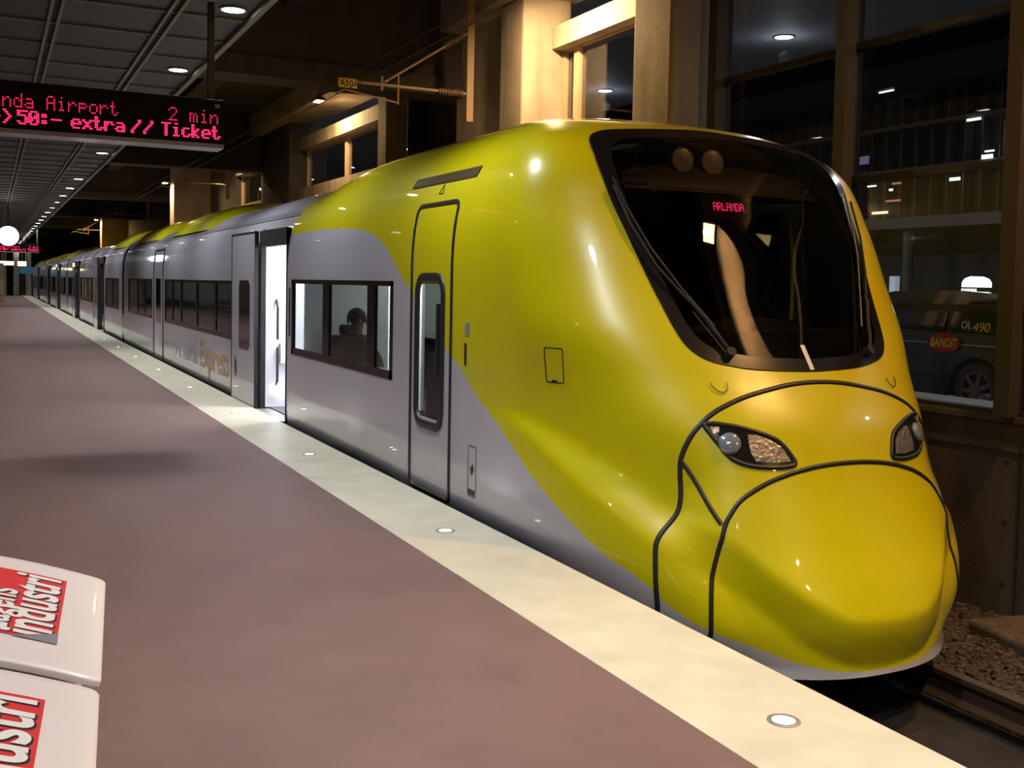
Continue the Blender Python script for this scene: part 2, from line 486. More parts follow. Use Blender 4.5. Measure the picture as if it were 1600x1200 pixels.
def downlight(power=P_CEIL, col=COOL):
    r = empty('ceiling_light')
    MB().lathe((0, 0, 0), (0, 0, -1), [(-.02, .135), (.012, .135), (.014, .11), (.0, .105)], 24).build('rim', M['ceilrib'], r, smooth=True, auto=30)
    MB().cyl((0, 0, -.012), (0, 0, -.004), .108, seg=24).build('diffuser', M['lamp'], r)
    return r
def add_area(parent, loc, size, power, col, rot=(0, 0, 0), sy=None, spread=None):
    ld = bpy.data.lights.new('lamp_light', 'AREA'); ld.energy = power; ld.color = col; ld.size = size
    ld.shape = 'DISK'
    if sy: ld.shape = 'RECTANGLE'; ld.size_y = sy
    if spread: ld.spread = spread
    lo = bpy.data.objects.new('lamp_light', ld); lo.location = loc; lo.rotation_euler = rot
    return link(lo, parent)
dl = downlight()
n = 0
for k in range(-5, 27):
    y = 10.37 + 3.3 * k
    if k == 5: continue                       # one lamp of the row is dead
    for x in (2.10, -2.1):
        if x < 0 and (k > 14 or k % 2): continue
        o = dl if n == 0 else copy_tree(dl)
        n += 1
        o.location = (x, y, ZC - .004)
        if x < 0: lab = 'round white downlight in the row left of the frame'
        elif k == 0: lab = 'round white downlight in the ceiling above the red display, nearest in view'
        elif k == 1: lab = 'round white downlight in the ceiling just above the right end of the red display'
        elif k == 4: lab = 'round white downlight seen first below the red display'
        elif k in (2, 3): lab = 'round white downlight hidden behind the red display'
        elif k < 0: lab = 'round white downlight over the near end of the platform'
        else: lab = 'round white downlight far along the row under the platform ceiling'
        tag(o, lab, 'ceiling light', 'downlights along the platform ceiling')
        if k <= 14: add_area(o, (0, 0, -.03), .2, P_CEIL * (.5 if x < 0 else (.6 if k == 0 else 1)), COOL, spread=2.1)

# ---------------- slab and beams over the track
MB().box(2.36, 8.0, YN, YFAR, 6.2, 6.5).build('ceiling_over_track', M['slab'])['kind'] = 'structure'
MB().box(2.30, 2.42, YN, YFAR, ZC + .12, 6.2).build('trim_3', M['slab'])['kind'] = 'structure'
bm_ = MB()
for y in (1.6, 16.0, 30.0, 44.0, 58.0, 72.0, 86.0):
    bm_.box(2.42, 7.3, y, y + .55, 4.95, 6.2); bm_.box(2.42, 7.3, y - .08, y + .63, 4.66, 4.95)
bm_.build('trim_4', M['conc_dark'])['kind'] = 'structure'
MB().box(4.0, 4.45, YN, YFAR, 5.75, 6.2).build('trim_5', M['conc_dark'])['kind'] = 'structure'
MB().box(6.55, 7.6, YN, YFAR, 5.68, 6.2).build('trim_6', M['conc_plain'])['kind'] = 'structure'

# ---------------- outer wall
# low concrete wall under the glazing, and everything behind the train
w = MB()
w.box(XW, 7.5, YN, 9.9, -1.3, .60)
w.box(XW - .03, 7.52, YN, 9.9, .60, .65)
w.build('wall_right_base', concrete_mat('dark_brown_concrete', (.12, .095, .07), boards=.0))['kind'] = 'structure'  # darker brown concrete than the wall above
w = MB()
w.box(XW, 7.5, 9.9, YFAR, -1.3, 3.45)
w.box(XW, 7.5, YN, 9.9, 5.04, 5.7)
w.build('wall_right', M['conc'])['kind'] = 'structure'
j = MB()
for y in (5.5, 6.45, 3.5, 1.5):
    j.box(XW - .008, XW + .01, y, y + .018, -.95, .45)
j.box(XW - .008, XW + .01, YN, 9.9, .36, .372)
for y in (5.56, 6.5):
    for z in (.28, -.2, -.7): j.cyl((XW - .004, y + .07, z), (XW + .01, y + .07, z), .022, seg=10)
j.build('trim_7', M['darkgrey'])['kind'] = 'structure'

# curtain wall: steel frame and panes
def glazing(name, x, ys, zs, post=.10, rail=.06, depth=.12, gl=True, fm=None):
    fr = MB()
    for y in ys: fr.box(x - depth / 2, x + depth / 2, y - post / 2, y + post / 2, zs[0], zs[-1])
    for z in zs:
        fr.box(x - depth / 2 + .012, x + depth / 2 - .012, ys[0], ys[-1], z - rail / 2, z + rail / 2)
    o = fr.build(name, fm or M['frame']); o['kind'] = 'structure'
    if gl:
        MB().box(x - .006, x + .006, ys[0], ys[-1], zs[0], zs[-1]).build('pane', M['wallglass'], o)
    return o
glazing('window_1', XW + .05, (-.5, 1.72, 3.67, 5.62, 7.50, 9.46), (.66, 1.49, 2.65, 3.88, 5.08))
posts = MB()
for y in (7.50, 5.62, 9.46): posts.box(XW - .12, XW, y - .07, y + .07, .65, 5.1)
posts.build('trim_8', M['dpost'])['kind'] = 'structure'

# pillars and high windows: things and structure
def pillar(y0, y1, x0, m, lab, z0=-1.0, z1=5.7):
    o = MB().box(x0, XW + .3, y0, y1, z0, z1).build('concrete_pillar', m, bevel=.04)
    return tag(o, lab, 'pillar', 'concrete pillars of the outer wall')
pillar(9.72, 10.5, 6.72, M['conc_plain'], 'broad tan concrete pillar between the dark glazing and the lit high window')
pillar(13.35, 14.1, 6.72, M['conc_plain'], 'concrete pillar with a rounded edge left of the brightest lit window')
pillar(19.95, 20.5, 7.05, M['conc_plain'], 'slim tan pillar at the right of the middle high window')
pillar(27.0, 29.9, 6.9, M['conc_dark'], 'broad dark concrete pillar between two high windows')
pillar(29.95, 30.55, 7.0, M['conc_plain'], 'slim tan pillar at the right of the farther high window')
pillar(39.3, 40.2, 5.9, M['conc_plain'], 'orange lit concrete pillar with a lamp at its top')
pillar(66.5, 67.6, 5.9, M['conc_plain'], 'far orange lit pillar beyond the yellow roof hump')
pillar(2.5, 3.5, 6.75, M['conc_plain'], 'tan concrete pillar beyond the dark glazing, right of the frame')
w2 = MB()
w2.box(6.95, 7.5, 14.1, 16.2, -1, 5.7)                       # board marked panel
w2.build('wall_right_panel', M['conc'])['kind'] = 'structure'
w3 = MB()
w3.box(7.9, 8.0, 16.2, 20.0, 3.0, 6.2); w3.box(7.5, 8.0, 16.2, 16.25, 3, 6.2); w3.box(7.5, 8.0, 19.9, 19.95, 3, 6.2)
w3.box(7.2, 7.5, 34.9, 39.3, 3.4, 5.7); w3.box(7.2, 7.5, 40.2, 96, 3.4, 5.7)
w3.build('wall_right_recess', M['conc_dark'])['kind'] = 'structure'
def high_window(name, y0, y1, sill, mull=()):
    s = MB(); s.box(7.15, 7.5, y0, y1, sill - .5, sill)
    s.box(7.18, 7.5, y0, y1, 4.97, 5.28)
    s.build('trim_lintel', M['conc_plain'])['kind'] = 'structure'
    g = glazing(name, 7.42, (y0,) + tuple(mull) + (y1,), (sill, 4.97), post=.14, rail=.05, fm=M['ytrim'])
high_window('window_2', 10.5, 13.35, 3.45, (12.95,))
high_window('window_3', 20.5, 26.95, 3.98, (23.6,))
high_window('window_4', 30.55, 34.9, 3.98)

def wall_lamp(y, x, z, power, lab, tilt=0.0, col=WARM, big=1):
    r = root('wall_lamp', (x, y, z), lab, 'lamp', 'warm lamps high on the outer wall')
    MB().box(x - .06 * big, x + .14 * big, y - .16 * big, y + .16 * big, z, z + .06).build('housing', M['darkgrey'], r)
    MB().box(x - .04 * big, x + .12 * big, y - .13 * big, y + .13 * big, z - .02, z).build('bulb', M['warm'], r)
    add_area(r, (x, y, z - .05), .2, power, col, (0, tilt, 0))
    return r
wall_lamp(12.2, 6.35, 5.50, P_WARM, tilt=-.5, lab= 'warm floodlight above the bright window lintel, at the top of the photo')
wall_lamp(3.2, 6.42, 5.45, 190, big=2, tilt=.2, col=(1, .52, .19), lab= 'warm floodlight over the glazing beside the nose, out of the frame')
wall_lamp(-3.5, 6.75, 5.45, 90, tilt=.6, col=(1, .60, .26), lab= 'warm floodlight farther back along the glazing, out of the frame')
wall_lamp(23.0, 6.50, 5.60, P_WARM * .6, tilt=-.5, lab= 'warm floodlight under the beam over the middle high window')
wall_lamp(33.4, 6.50, 5.60, P_WARM * .4, tilt=-.5, lab= 'warm floodlight over the farther high window')
wall_lamp(39.75, 5.62, 5.05, P_WARM * .7, lab= 'warm lamp glowing on the orange lit pillar')
wall_lamp(67.0, 5.6, 5.0, P_WARM * .8, lab= 'warm lamp on the far lit pillar')
tl = root('added_track_lamp', (3.5, .6, 5.95), 'unseen warm white light added under the slab above the track to brighten the nose', 'lamp')  # added out of view to brighten the hood and nose
MB().box(3.38, 3.62, .45, .75, 5.95, 6.2).build('housing', M['darkgrey'], tl)
MB().box(3.41, 3.59, .48, .72, 5.935, 5.95).build('bulb', M['warm'], tl)
add_area(tl, (3.5, .6, 5.90), .2, 160, (1, .84, .52), (.35, -.2, 0))
# concrete continues in front of the nose (seen in the windscreen)
pb = MB(); pb.box(6.7, 7.5, -3.2, -.6, -1, 5.7); pb.box(7.1, 7.5, YN, -3.2, .6, 5.7)
pb.build('wall_right_near', M['conc'])['kind'] = 'structure'
MB().box(-7.3, -7, YN, YFAR, -1, 6.2).build('wall_left', M['conc_plain'])['kind'] = 'structure'
MB().box(-7, 8, YN - .3, YN, -1.2, 6.4).build('wall_back', M['conc_dark'])['kind'] = 'structure'
ew = MB(); ew.box(-7, 8, YFAR, YFAR + .3, -1.2, 6.4)
ew.build('wall_far', M['conc_dark'])['kind'] = 'structure'
for i, x in enumerate((.75, 1.65, 2.55)):
    tag(MB().box(x, x + .4, 93, 93.6, .0, 4.2).build('concrete_column', M['conc_plain']), 'tan column before the end wall, ' + ('left of the far blue sign', 'behind the far blue sign', 'right of the far blue sign')[i], 'column', 'columns at the far end')

# ================================================================== the train
XC, HW = 4.59, 1.54
ZK = [-.57, -.35, -.15, .1, .4, .75, 1.1, 1.6, 2.1, 2.5, 2.75, 2.88, 2.96, 3.0]
YK = [4.17, 4.23, 4.33, 4.47, 4.605, 4.76, 5.02, 5.345, 5.61, 5.86, 6.28, 6.85, 7.5, 8.3]
LZ = [-.52, .1, .75, 1.4, 2.1, 2.6, 3.0]
LK = [2.05, 1.72, 1.47, .95, .78, .58, .75]
PP, PN, PZC, PWB, PM = 2.422, 3.048, 1.60, .283, 2.261

def make_pchip(xk, yk):
    n = len(xk); h = [xk[i + 1] - xk[i] for i in range(n - 1)]; d = [(yk[i + 1] - yk[i]) / h[i] for i in range(n - 1)]
    m = [0.0] * n
    for i in range(1, n - 1):
        if d[i - 1] * d[i] > 0:
            a = 2 * h[i] + h[i - 1]; b = h[i] + 2 * h[i - 1]; m[i] = (a + b) / (a / d[i - 1] + b / d[i])
    m[0] = d[0]; m[-1] = d[-1]
    def f(x):
        x = min(max(x, xk[0]), xk[-1]); i = 0
        while i < n - 2 and x > xk[i + 1]: i += 1
        t = (x - xk[i]) / h[i]
        return (2*t**3 - 3*t*t + 1) * yk[i] + (t**3 - 2*t*t + t) * h[i] * m[i] + (-2*t**3 + 3*t*t) * yk[i + 1] + (t**3 - t*t) * h[i] * m[i + 1]
    return f
f_front, f_len = make_pchip(ZK, YK), make_pchip(LZ, LK)
wing_top = make_pchip([4.6, 4.98, 5.15, 5.57, 5.87, 6.3, 6.8], [.25, .35, .46, .65, .735, .77, .78])
wing_bot = make_pchip([4.6, 4.9, 5.03, 5.22, 5.45, 5.73, 6.1, 6.8], [.0, .10, .16, .28, .40, .55, .70, .74])

def W(z, ztop=3.0):
    if z > 2.2:
        z = 2.2 + (z - 2.2) * .8 / (ztop - 2.2)
    u = min(max((z - PZC) / (3.0 - PZC), 0), 1)
    a = HW * max(1 - u ** PN, 0) ** (1 / PM)
    lo = min(max((.1 - z) / .62, 0), 1)
    return a - PWB * lo * lo
def sst(t):
    t = min(max(t, 0), 1); return t * t * (3 - 2 * t)
def wing(y, z):
    """depth of the scoop pressed into the flank"""
    if y > 6.5 or z > 1.8: return 0.0
    A = .11 * sst((6.5 - y) / 1.2) * sst((y - 4.70) / .30)
    zt, zb = wing_top(y), wing_bot(y)
    s = (z - zb) / max(zt - zb, .03)
    if s <= 0: return 0.0
    return A * (sst(s) if s < 1 else 1 - sst((z - zt) / .75))
chin_z = make_pchip([0, .26, .49, .65, .82, 1.0, 1.15, 1.3], [-.25, -.235, -.14, -.01, .15, .27, .36, .42])
def softpos(t, e=.02):
    return 0.0 if t < -e else ((t + e) ** 2 / (4 * e) if t < e else t)
def disp(x, y, z):
    w = wing(y, z)
    if abs(x) > .3: x -= math.copysign(w, x)
    if z < .5:                       # the chin: a soft edge, below it the bumper falls straight down
        zc = chin_z(abs(x)); d = min(softpos(zc - z, .025), .27)
        a = .50 * d * sst((1.2 - abs(x)) / .5)
        x -= math.copysign(a * .12, x) if abs(x) > .2 else 0
        y += a
    return (x, y, z)
def front(x, z, off=0.0):
    """point of the nose surface at lateral x (from the centre line) and height z"""
    def q(x, z):
        w = max(W(z), 1e-3); r = min(abs(x) / w, .9995)
        L = f_len(z); y = f_front(z) + L * (1 - (1 - r ** PP) ** (1 / PP))
        return Vector(disp(x, y, z))
    p = q(x, z)
    if off:
        e = .01
        a = q(x + e, z) - q(x - e, z); b = q(x, z + e) - q(x, z - e)
        nrm = a.cross(b).normalized()
        if nrm.y > 0 and abs(nrm.y) > .02: nrm = -nrm
        if abs(nrm.y) <= .02 and nrm.x * x < 0: nrm = -nrm
        p = p + nrm * off
    return p + Vector((XC, 0, 0))
def side(y, z, off=0.0):
    """point of the flank on the platform side"""
    def q(y, z):
        w = W(z); yt = f_front(z) + f_len(z)
        r = min(max((yt - y) / f_len(z), 0), .9995)
        return Vector(disp(-w * (1 - r ** PP) ** (1 / PP), y, z))
    p = q(y, z)
    if off:
        e = .01
        a = q(y + e, z) - q(y - e, z); b = q(y, z + e) - q(y, z - e)
        nrm = a.cross(b).normalized()
        if nrm.x > 0: nrm = -nrm
        p = p + nrm * off
    return p + Vector((XC, 0, 0))

train = root('train', (XC, 45, -.73), 'yellow and white articulated airport express train standing at the platform', 'train')

# ---- windscreen outline: half width at height z
WSZ = [1.100, 1.108, 1.12, 1.135, 1.16, 1.20, 1.26, 1.35, 1.5, 1.7, 1.95, 2.2, 2.4, 2.5, 2.57, 2.62, 2.655, 2.675, 2.69, 2.71, 2.728, 2.735]
WSX = [.06, .30, .46, .56, .68, .76, .815, .85, .885, .93, .985, 1.03, 1.045, 1.035, 1.01, .965, .89, .81, .68, .43, .17, .06]
wsx = make_pchip(WSZ, WSX)
def ws_in(x, z, inset=0.0):
    s = 1 - inset / .9
    zz = 1.9 + (z - 1.9) / s
    if zz <= WSZ[0] or zz >= WSZ[-1]: return False
    return abs(x) < wsx(zz) * s

# ---- cab nose
SIDE_END = 8.36
DW = (7.33, 7.81, .56, 1.60)     # hole behind the cab door window
zl = sorted(set([-.57, -.555, -.54] + [round(-.52 + i * .02, 4) for i in range(55)] + [round(.60 + i * .04, 4) for i in range(52)] + [2.62 + .38 * (1 - (1 - i / 26) ** 1.9) for i in range(27)] + [.56, 1.60]))
zl = [z for z in zl if z <= 3.0]
zz_ = [zl[0]]
for z in zl[1:]:
    if z - zz_[-1] > .0008: zz_.append(z)
zl = zz_
NT = 56
rows = []
st = [7.33, 7.81, SIDE_END]
for z in zl:
    w = max(W(z), .002); yf, L = f_front(z), f_len(z)
    r = []
    for k in range(-NT, NT + 1):
        t = k / NT * PI / 2
        s = math.copysign(abs(math.sin(t)) ** (2 / PP), t); c = max(math.cos(t), 0) ** (2 / PP)
        r.append(Vector(disp(w * s, yf + L - L * c, z)) + Vector((XC, 0, 0)))
    yt = yf + L
    if yt < 7.25: ext = [yt + (7.33 - yt) * q for q in (.25, .5, .75)] + st
    else: ext = [yt + (max(SIDE_END, yt + .001) - yt) * q / 6 for q in range(1, 7)]
    l = [Vector((XC - w, y, z)) for y in reversed(ext)]; rr = [Vector((XC + w, y, z)) for y in ext]
    rows.append(l + r + rr)
def nose_skip(i, j):
    c = (rows[i][j] + rows[i + 1][j + 1]) / 2
    if abs(c.x - XC) < 1.2 and c.y < 6.6 and ws_in(c.x - XC, c.z, .06): return True
    if c.y > 7.33 and c.y < 7.81 and .56 < c.z < 1.60 and c.x < XC: return True
    return False
mb = MB(); mb.grid(rows, skip=nose_skip)
# closed underside
mb.poly([rows[0][k] for k in range(len(rows[0]))])
nose = mb.build('cab_nose', M['livery'], train, smooth=True, auto=50)

def surf_ribbon(pts, fn, width, off=.006, closed=False, depth=.012, n=10):
    """a raised strip along a smooth path on a surface; pts are 2D surface coordinates"""
    P = []
    k = len(pts)
    rng = range(k if closed else k - 1)
    for i in rng:
        p0 = pts[(i - 1) % k] if (closed or i > 0) else pts[i]
        p1 = pts[i]; p2 = pts[(i + 1) % k]
        p3 = pts[(i + 2) % k] if (closed or i + 2 < k) else p2
        for s in range(n):
            t = s / n
            P.append(tuple(.5 * (2 * b + (c - a) * t + (2 * a - 5 * b + 4 * c - d) * t * t + (3 * b - a - 3 * c + d) * t ** 3)
                           for a, b, c, d in zip(p0, p1, p2, p3)))
    if not closed: P.append(pts[-1])
    S = [fn(*p, off) for p in P]; B = [fn(*p, off - depth) for p in P]
    m = len(P); R = []
    for i in range(m):
        a = S[(i - 1) % m] if (closed or i > 0) else S[i]; b = S[(i + 1) % m] if (closed or i < m - 1) else S[i]
        t = (b - a).normalized(); nr = (S[i] - B[i]).normalized(); sd = t.cross(nr).normalized() * width / 2
        R.append([B[i] - sd, S[i] - sd * .8, S[i] + nr * width * .12, S[i] + sd * .8, B[i] + sd])
    if closed: R.append(R[0])
    return MB().grid(R)

def mirror(pts): return [(-x, z) for x, z in reversed(pts)]

# ---- windscreen: black border, clear pane, equipment band behind it
def ws_rows(inset, off, z0=None, z1=None, nx=30):
    s = 1 - inset / .9; R = []
    zs = []
    for a, b in zip(WSZ[:-1], WSZ[1:]):
        for q in range(2 if b - a < .06 else 4): zs.append(a + (b - a) * q / (2 if b - a < .06 else 4))
    zs.append(WSZ[-1])
    for zq in zs:
        z = 1.9 + (zq - 1.9) * s; x = wsx(zq) * s
        if z0 is not None and z < z0 - 1e-6: continue
        if z1 is not None and z > z1 + 1e-6: continue
        R.append([front(x * k / nx, z, off) for k in range(-nx, nx + 1)])
    return R
outer, inner = [], []
def ws_loop(inset, off, n=0):
    s = 1 - inset / .9; l = []; r = []
    for a, b in zip(WSZ[:-1], WSZ[1:]):
        m_ = 3
        for q in range(m_):
            zq = a + (b - a) * q / m_
            l.append((-wsx(zq) * s, 1.9 + (zq - 1.9) * s)); r.append((wsx(zq) * s, 1.9 + (zq - 1.9) * s))
    zq = WSZ[-1]; l.append((-wsx(zq) * s, 1.9 + (zq - 1.9) * s)); r.append((wsx(zq) * s, 1.9 + (zq - 1.9) * s))
    lp = l + list(reversed(r))
    return [front(x, z, off) for x, z in lp]
ringm = MB()
A_, B_, C_ = ws_loop(0, -.004), ws_loop(.002, .007), ws_loop(.085, .007)
D_ = ws_loop(.085, -.02)
ringm.grid([A_ + A_[:1], B_ + B_[:1], C_ + C_[:1], D_ + D_[:1]])
ws = ringm.build('windscreen', M['frit'], train, smooth=True, auto=40)
ws['label'] = 'large curved black bordered windscreen'
MB().grid(ws_rows(.08, .004)).build('pane', M['screen'], ws, smooth=True, recalc=False)
# equipment band behind the upper pane
eb = MB().grid(ws_rows(.16, -.14, z0=2.32)).grid([[front(x / 17, 2.32, -.14) for x in range(-15, 16)], [front(x / 17, 2.32, -.14) + Vector((0, .5, .02)) for x in range(-15, 16)]])
eb.build('equipment_band', M['darkgrey'], ws, smooth=True, recalc=False)
for x in (-.335, -.085):
    c = front(x, 2.555, -.088)
    MB().lathe(c, (-.12, -1, .1), [(-.08, .086), (.0, .088), (.006, .084), (.0, .078), (.006, .05), (.010, 0)], 28).build('marker_lamp', M['lampface'], ws, smooth=True, auto=30)
vb = MB()
for sgn in (-1, 1):
    for r_ in range(4):
        for c_ in range(5):
            x = sgn * (.60 + .045 * c_ + .0 * r_) - (.03 * r_ if sgn < 0 else -.03 * r_) ; z = 2.60 - .075 * r_
            c = front(x, z, -.136); nn = (front(x, z, .1) - front(x, z, 0)).normalized()
            vb.lathe(c, nn, [(0, .016), (.004, .016), (.004, 0)], 10)
vb.build('vent_hole', M['black'], ws)
gl_ = MB().grid([[front(x / 20 * .78, 2.285, -.03 - .012 * q) + Vector((0, 0, -.012 * q)) for x in range(-18, 15)] for q in (0, 1)])
gl_.build('band_edge_reflection', M['ygold'], ws, recalc=False)  # gold strip along the band edge, a reflection put in as colour

# destination display, desk and cab walls
mbx = MB()
o_ = Vector((XC - .272, 5.72, 2.185)); xa_ = Vector((1, 0, 0)); ya_ = Vector((0, .35, 1)).normalized()
led_dots(mbx, 'ARLANDA', o_, xa_, ya_, .0062, .0085, adv=6, fill=.95)
dsp = MB().prism([(5.735, 2.07), (5.78, 2.24), (5.85, 2.24), (5.80, 2.07)], 'x', XC - .33, XC + .05).build('destination_display', M['signcase'], train)
tx = mbx.build('display_text', M['red'], dsp, recalc=False)
dk = MB()
dk.box(XC - .92, XC + .92, 5.42, 6.3, 1.30, 1.34)
dk.box(XC - .80, XC + .80, 5.30, 5.42, 1.30, 1.345)
for k in range(16):
    a0, a1 = PI * k / 16, PI * (k + 1) / 16
    x0, x1 = XC + .10 - math.cos(a0) * .28, XC + .10 - math.cos(a1) * .28
    z0, z1 = 1.34 + math.sin(a0) ** 2 * .075, 1.34 + math.sin(a1) ** 2 * .075
    dk.poly([(x0, 5.40, z0), (x1, 5.40, z1), (x1, 5.9, z1), (x0, 5.9, z0)]); dk.poly([(x0, 5.40, 1.33), (x1, 5.40, 1.33), (x1, 5.40, z1), (x0, 5.40, z0)])
dk.build('driver_desk', M['darkgrey'], train)
db = MB(); db.box(XC - .74, XC + .74, 5.27, 5.31, .9, 1.335)
db.build('desk_front', M['black'], train)
cw = MB(); cw.box(XC - 1.36, XC + 1.36, 6.98, 7.02, -.1, 2.2); cw.box(XC - 1.1, XC + 1.1, 6.98, 7.02, 2.2, 2.6); cw.box(XC - 1.3, XC + 1.3, 5.6, 7.0, .25, .28); cw.box(XC - .8, XC + .8, 6.6, 7.0, 2.56, 2.6)
cw.build('cab_bulkhead', M['black'], train)
ds = MB(); ds.box(XC - .25, XC + .25, 6.35, 6.8, .75, .86); ds.box(XC - .24, XC + .24, 6.75, 6.87, .86, 1.62); ds.box(XC - .13, XC + .13, 6.77, 6.85, 1.64, 1.86); ds.box(XC - .05, XC + .05, 6.5, 6.6, .28, .75)
ds.build('driver_seat', M['seat'], train, bevel=.04)

# fleet number on the glass
t = text_obj('1', 'fleet_number', M['logo_wht'], (0, 0, 0), (1, 0, 0), (0, 1, 0), .20, ext=.0, sx=1.1, bold=.006)
for v in t.data.vertices:
    x_, y_ = v.co.x, v.co.y
    v.co = front(-.01 + x_, 1.115 + y_, .0085)
COL.objects.unlink(t); link(t, ws)

# wipers
def wiper(s):
    P = [front(s * x, z, o) for x, z, o in ((.56, 1.205, .03), (.60, 1.27, .045), (.66, 1.40, .05), (.74, 1.53, .05))]
    wm = MB().tube(P, .013).cyl(front(s * .56, 1.205, .0), front(s * .56, 1.205, .05), .03, seg=14)
    Q = [front(s * x, z, .04) for x, z in ((.72, 1.50), (.86, 1.72), (.955, 1.98), (1.0, 2.24))]
    wm.tube(Q, .009)
    wi = wm.build('wiper_arm', M['black'], ws)
    MB().tube([front(s * x, z, .022) for x, z in ((.60, 1.36), (.74, 1.60), (.86, 1.84), (.95, 2.12), (.985, 2.30))], .008).build('wiper_blade', M['rubber'], ws)
    MB().tube([front(s * (x + .012), z, .03) for x, z in ((.58, 1.21), (.64, 1.33), (.70, 1.45))], .005, seg=6).build('washer_pipe', M['chrome'], ws)
wiper(-1); wiper(1)

# rubber seams of the nose hatches
ARC1 = [(-1.19, -.34), (-1.192, -.232), (-1.204, -.102), (-1.199, .027), (-1.178, .172), (-1.142, .282), (-1.114, .39), (-1.092, .533), (-1.055, .641), (-.956, .769), (-.804, .877), (-.60, .955), (-.40, 1.0), (-.2, 1.03), (0, 1.04)]
ARC2 = [(-.982, -.42), (-.982, -.338), (-.984, -.224), (-.967, -.078), (-.92, .095), (-.873, .247), (-.829, .322), (-.749, .407), (-.60, .487), (-.45, .535), (-.3, .565), (-.15, .58), (0, .584)]
for nm, A, wd in (('outer_hatch_seam', ARC1, .034), ('inner_hatch_seam', ARC2, .03)):
    surf_ribbon(A[:-1] + [A[-1]] + mirror(A[:-1]), front, wd, n=6).build(nm, M['rubber'], train, smooth=True)
for s in (-1, 1):
    surf_ribbon([(s * 1.072, .60), (s * 1.02, .49), (s * .965, .39), (s * .885, .27)], front, .03, n=6).build('cross_seam', M['rubber'], train, smooth=True)

# headlamps
HL = [(-.885, .81), (-.80, .815), (-.655, .79), (-.50, .74), (-.445, .70), (-.405, .645), (-.385, .60), (-.41, .583), (-.52, .575), (-.672, .588), (-.773, .622), (-.828, .685), (-.87, .755)]
def in_poly(x, z, P):
    c = False; j = len(P) - 1
    for i in range(len(P)):
        if (P[i][1] > z) != (P[j][1] > z) and x < (P[j][0] - P[i][0]) * (z - P[i][1]) / (P[j][1] - P[i][1]) + P[i][0]: c = not c
        j = i
    return c
def patch(P, off, fn=front, inset=1.0, rings=5):
    cx = sum(p[0] for p in P) / len(P); cz = sum(p[1] for p in P) / len(P)
    R = []
    for q in range(rings + 1):
        s = inset * (1 - q / rings) + .001
        R.append([fn(cx + (p[0] - cx) * s, cz + (p[1] - cz) * s, off) for p in P + P[:1]])
    return MB().grid(R)
def dense(P, n=5):
    out = []
    k = len(P)
    for i in range(k):
        p0, p1, p2, p3 = P[(i - 1) % k], P[i], P[(i + 1) % k], P[(i + 2) % k]
        for s in range(n):
            t = s / n
            out.append(tuple(.5 * (2 * b + (c - a) * t * .999 + (2 * a - 5 * b + 4 * c - d) * t * t + (3 * b - a - 3 * c + d) * t ** 3) for a, b, c, d in zip(p0, p1, p2, p3)))
    return out
for s in (-1, 1):
    P = [(-s * x, z) for x, z in dense(HL)]
    hb = patch(P, .008)
    hl = hb.build('headlamp', M['frit'], train, recalc=False)
    surf_ribbon([(-s * x, z) for x, z in HL], front, .026, off=.012, closed=True, n=5).build('lamp_bezel', M['rubber'], hl, smooth=True)
    c = front(s * .775, .705, .010); nn = (front(s * .775, .705, .1) - front(s * .775, .705, 0)).normalized()
    MB().lathe(c, nn, [(0, .066), (.012, .064), (.020, .05), (.024, .03), (.026, 0)], 26).build('lens', M['lens'], hl, smooth=True)
    RF = [(-s * x, z) for x, z in [(-.655, .755), (-.60, .755), (-.52, .725), (-.462, .69), (-.43, .64), (-.415, .606), (-.52, .600), (-.635, .610), (-.66, .66)]]
    patch(RF, .0115).build('reflector', M['reflector'], hl, recalc=False)
    RG = [(-s * x, z) for x, z in [(-.862, .795), (-.81, .797), (-.815, .775), (-.845, .745), (-.858, .765)]]
    patch(RG, .0115).build('indicator', M['reflector'], hl, recalc=False)

# small nose fittings
for s in (-1, 1):
    MB().tube([front(s * (.70 + .05 * math.cos(t)), 1.04 + .055 * math.sin(t), .012) for t in [PI * (1 + k / 12) for k in range(13)]], .003, seg=6).build('cable_loop', M['rubber'], train)
# flank hatch, plates, jack cover
def outline_strip(y0, y1, z0, z1, wd, r=.0, off=.004, dp=.008, name='seam', m='rubber', parent=None):
    c = []
    if r:
        for cy, cz, a0 in ((y1 - r, z1 - r, 0), (y0 + r, z1 - r, PI / 2), (y0 + r, z0 + r, PI), (y1 - r, z0 + r, 1.5 * PI)):
            for k in range(5):
                a = a0 + k * PI / 8; c.append((cy + r * math.cos(a), cz + r * math.sin(a)))
        pts = []
        for i in range(len(c)):
            p, q = c[i], c[(i + 1) % len(c)]
            dd = math.hypot(p[0] - q[0], p[1] - q[1]); k = max(1, int(dd / .12))
            for s in range(k): pts.append((p[0] + (q[0] - p[0]) * s / k, p[1] + (q[1] - p[1]) * s / k))
    else: pts = [(y0, z0), (y1, z0), (y1, z1), (y0, z1)]
    S = [side(p[0], p[1], off) for p in pts]; B = [side(p[0], p[1], off - dp) for p in pts]; k = len(pts); R = []
    for i in range(k):
        t_ = (S[(i + 1) % k] - S[(i - 1) % k]).normalized(); nr = (S[i] - B[i]).normalized(); sd = t_.cross(nr).normalized() * wd / 2
        R.append([B[i] - sd, S[i] - sd * .8, S[i] + nr * wd * .08, S[i] + sd * .8, B[i] + sd])
    R.append(R[0])
    return MB().grid(R).build(name, M[m], parent or train, smooth=True, auto=50)
h_ = outline_strip(5.672, 5.808, 1.00, 1.215, .009, r=.012, off=.002, name='flank_hatch')
MB().grid([[side(5.74 + .02 * a, 1.0 + .016 * b, .004) for a in (-1, 0, 1)] for b in (0, 1)]).build('latch', M['rubber'], h_)
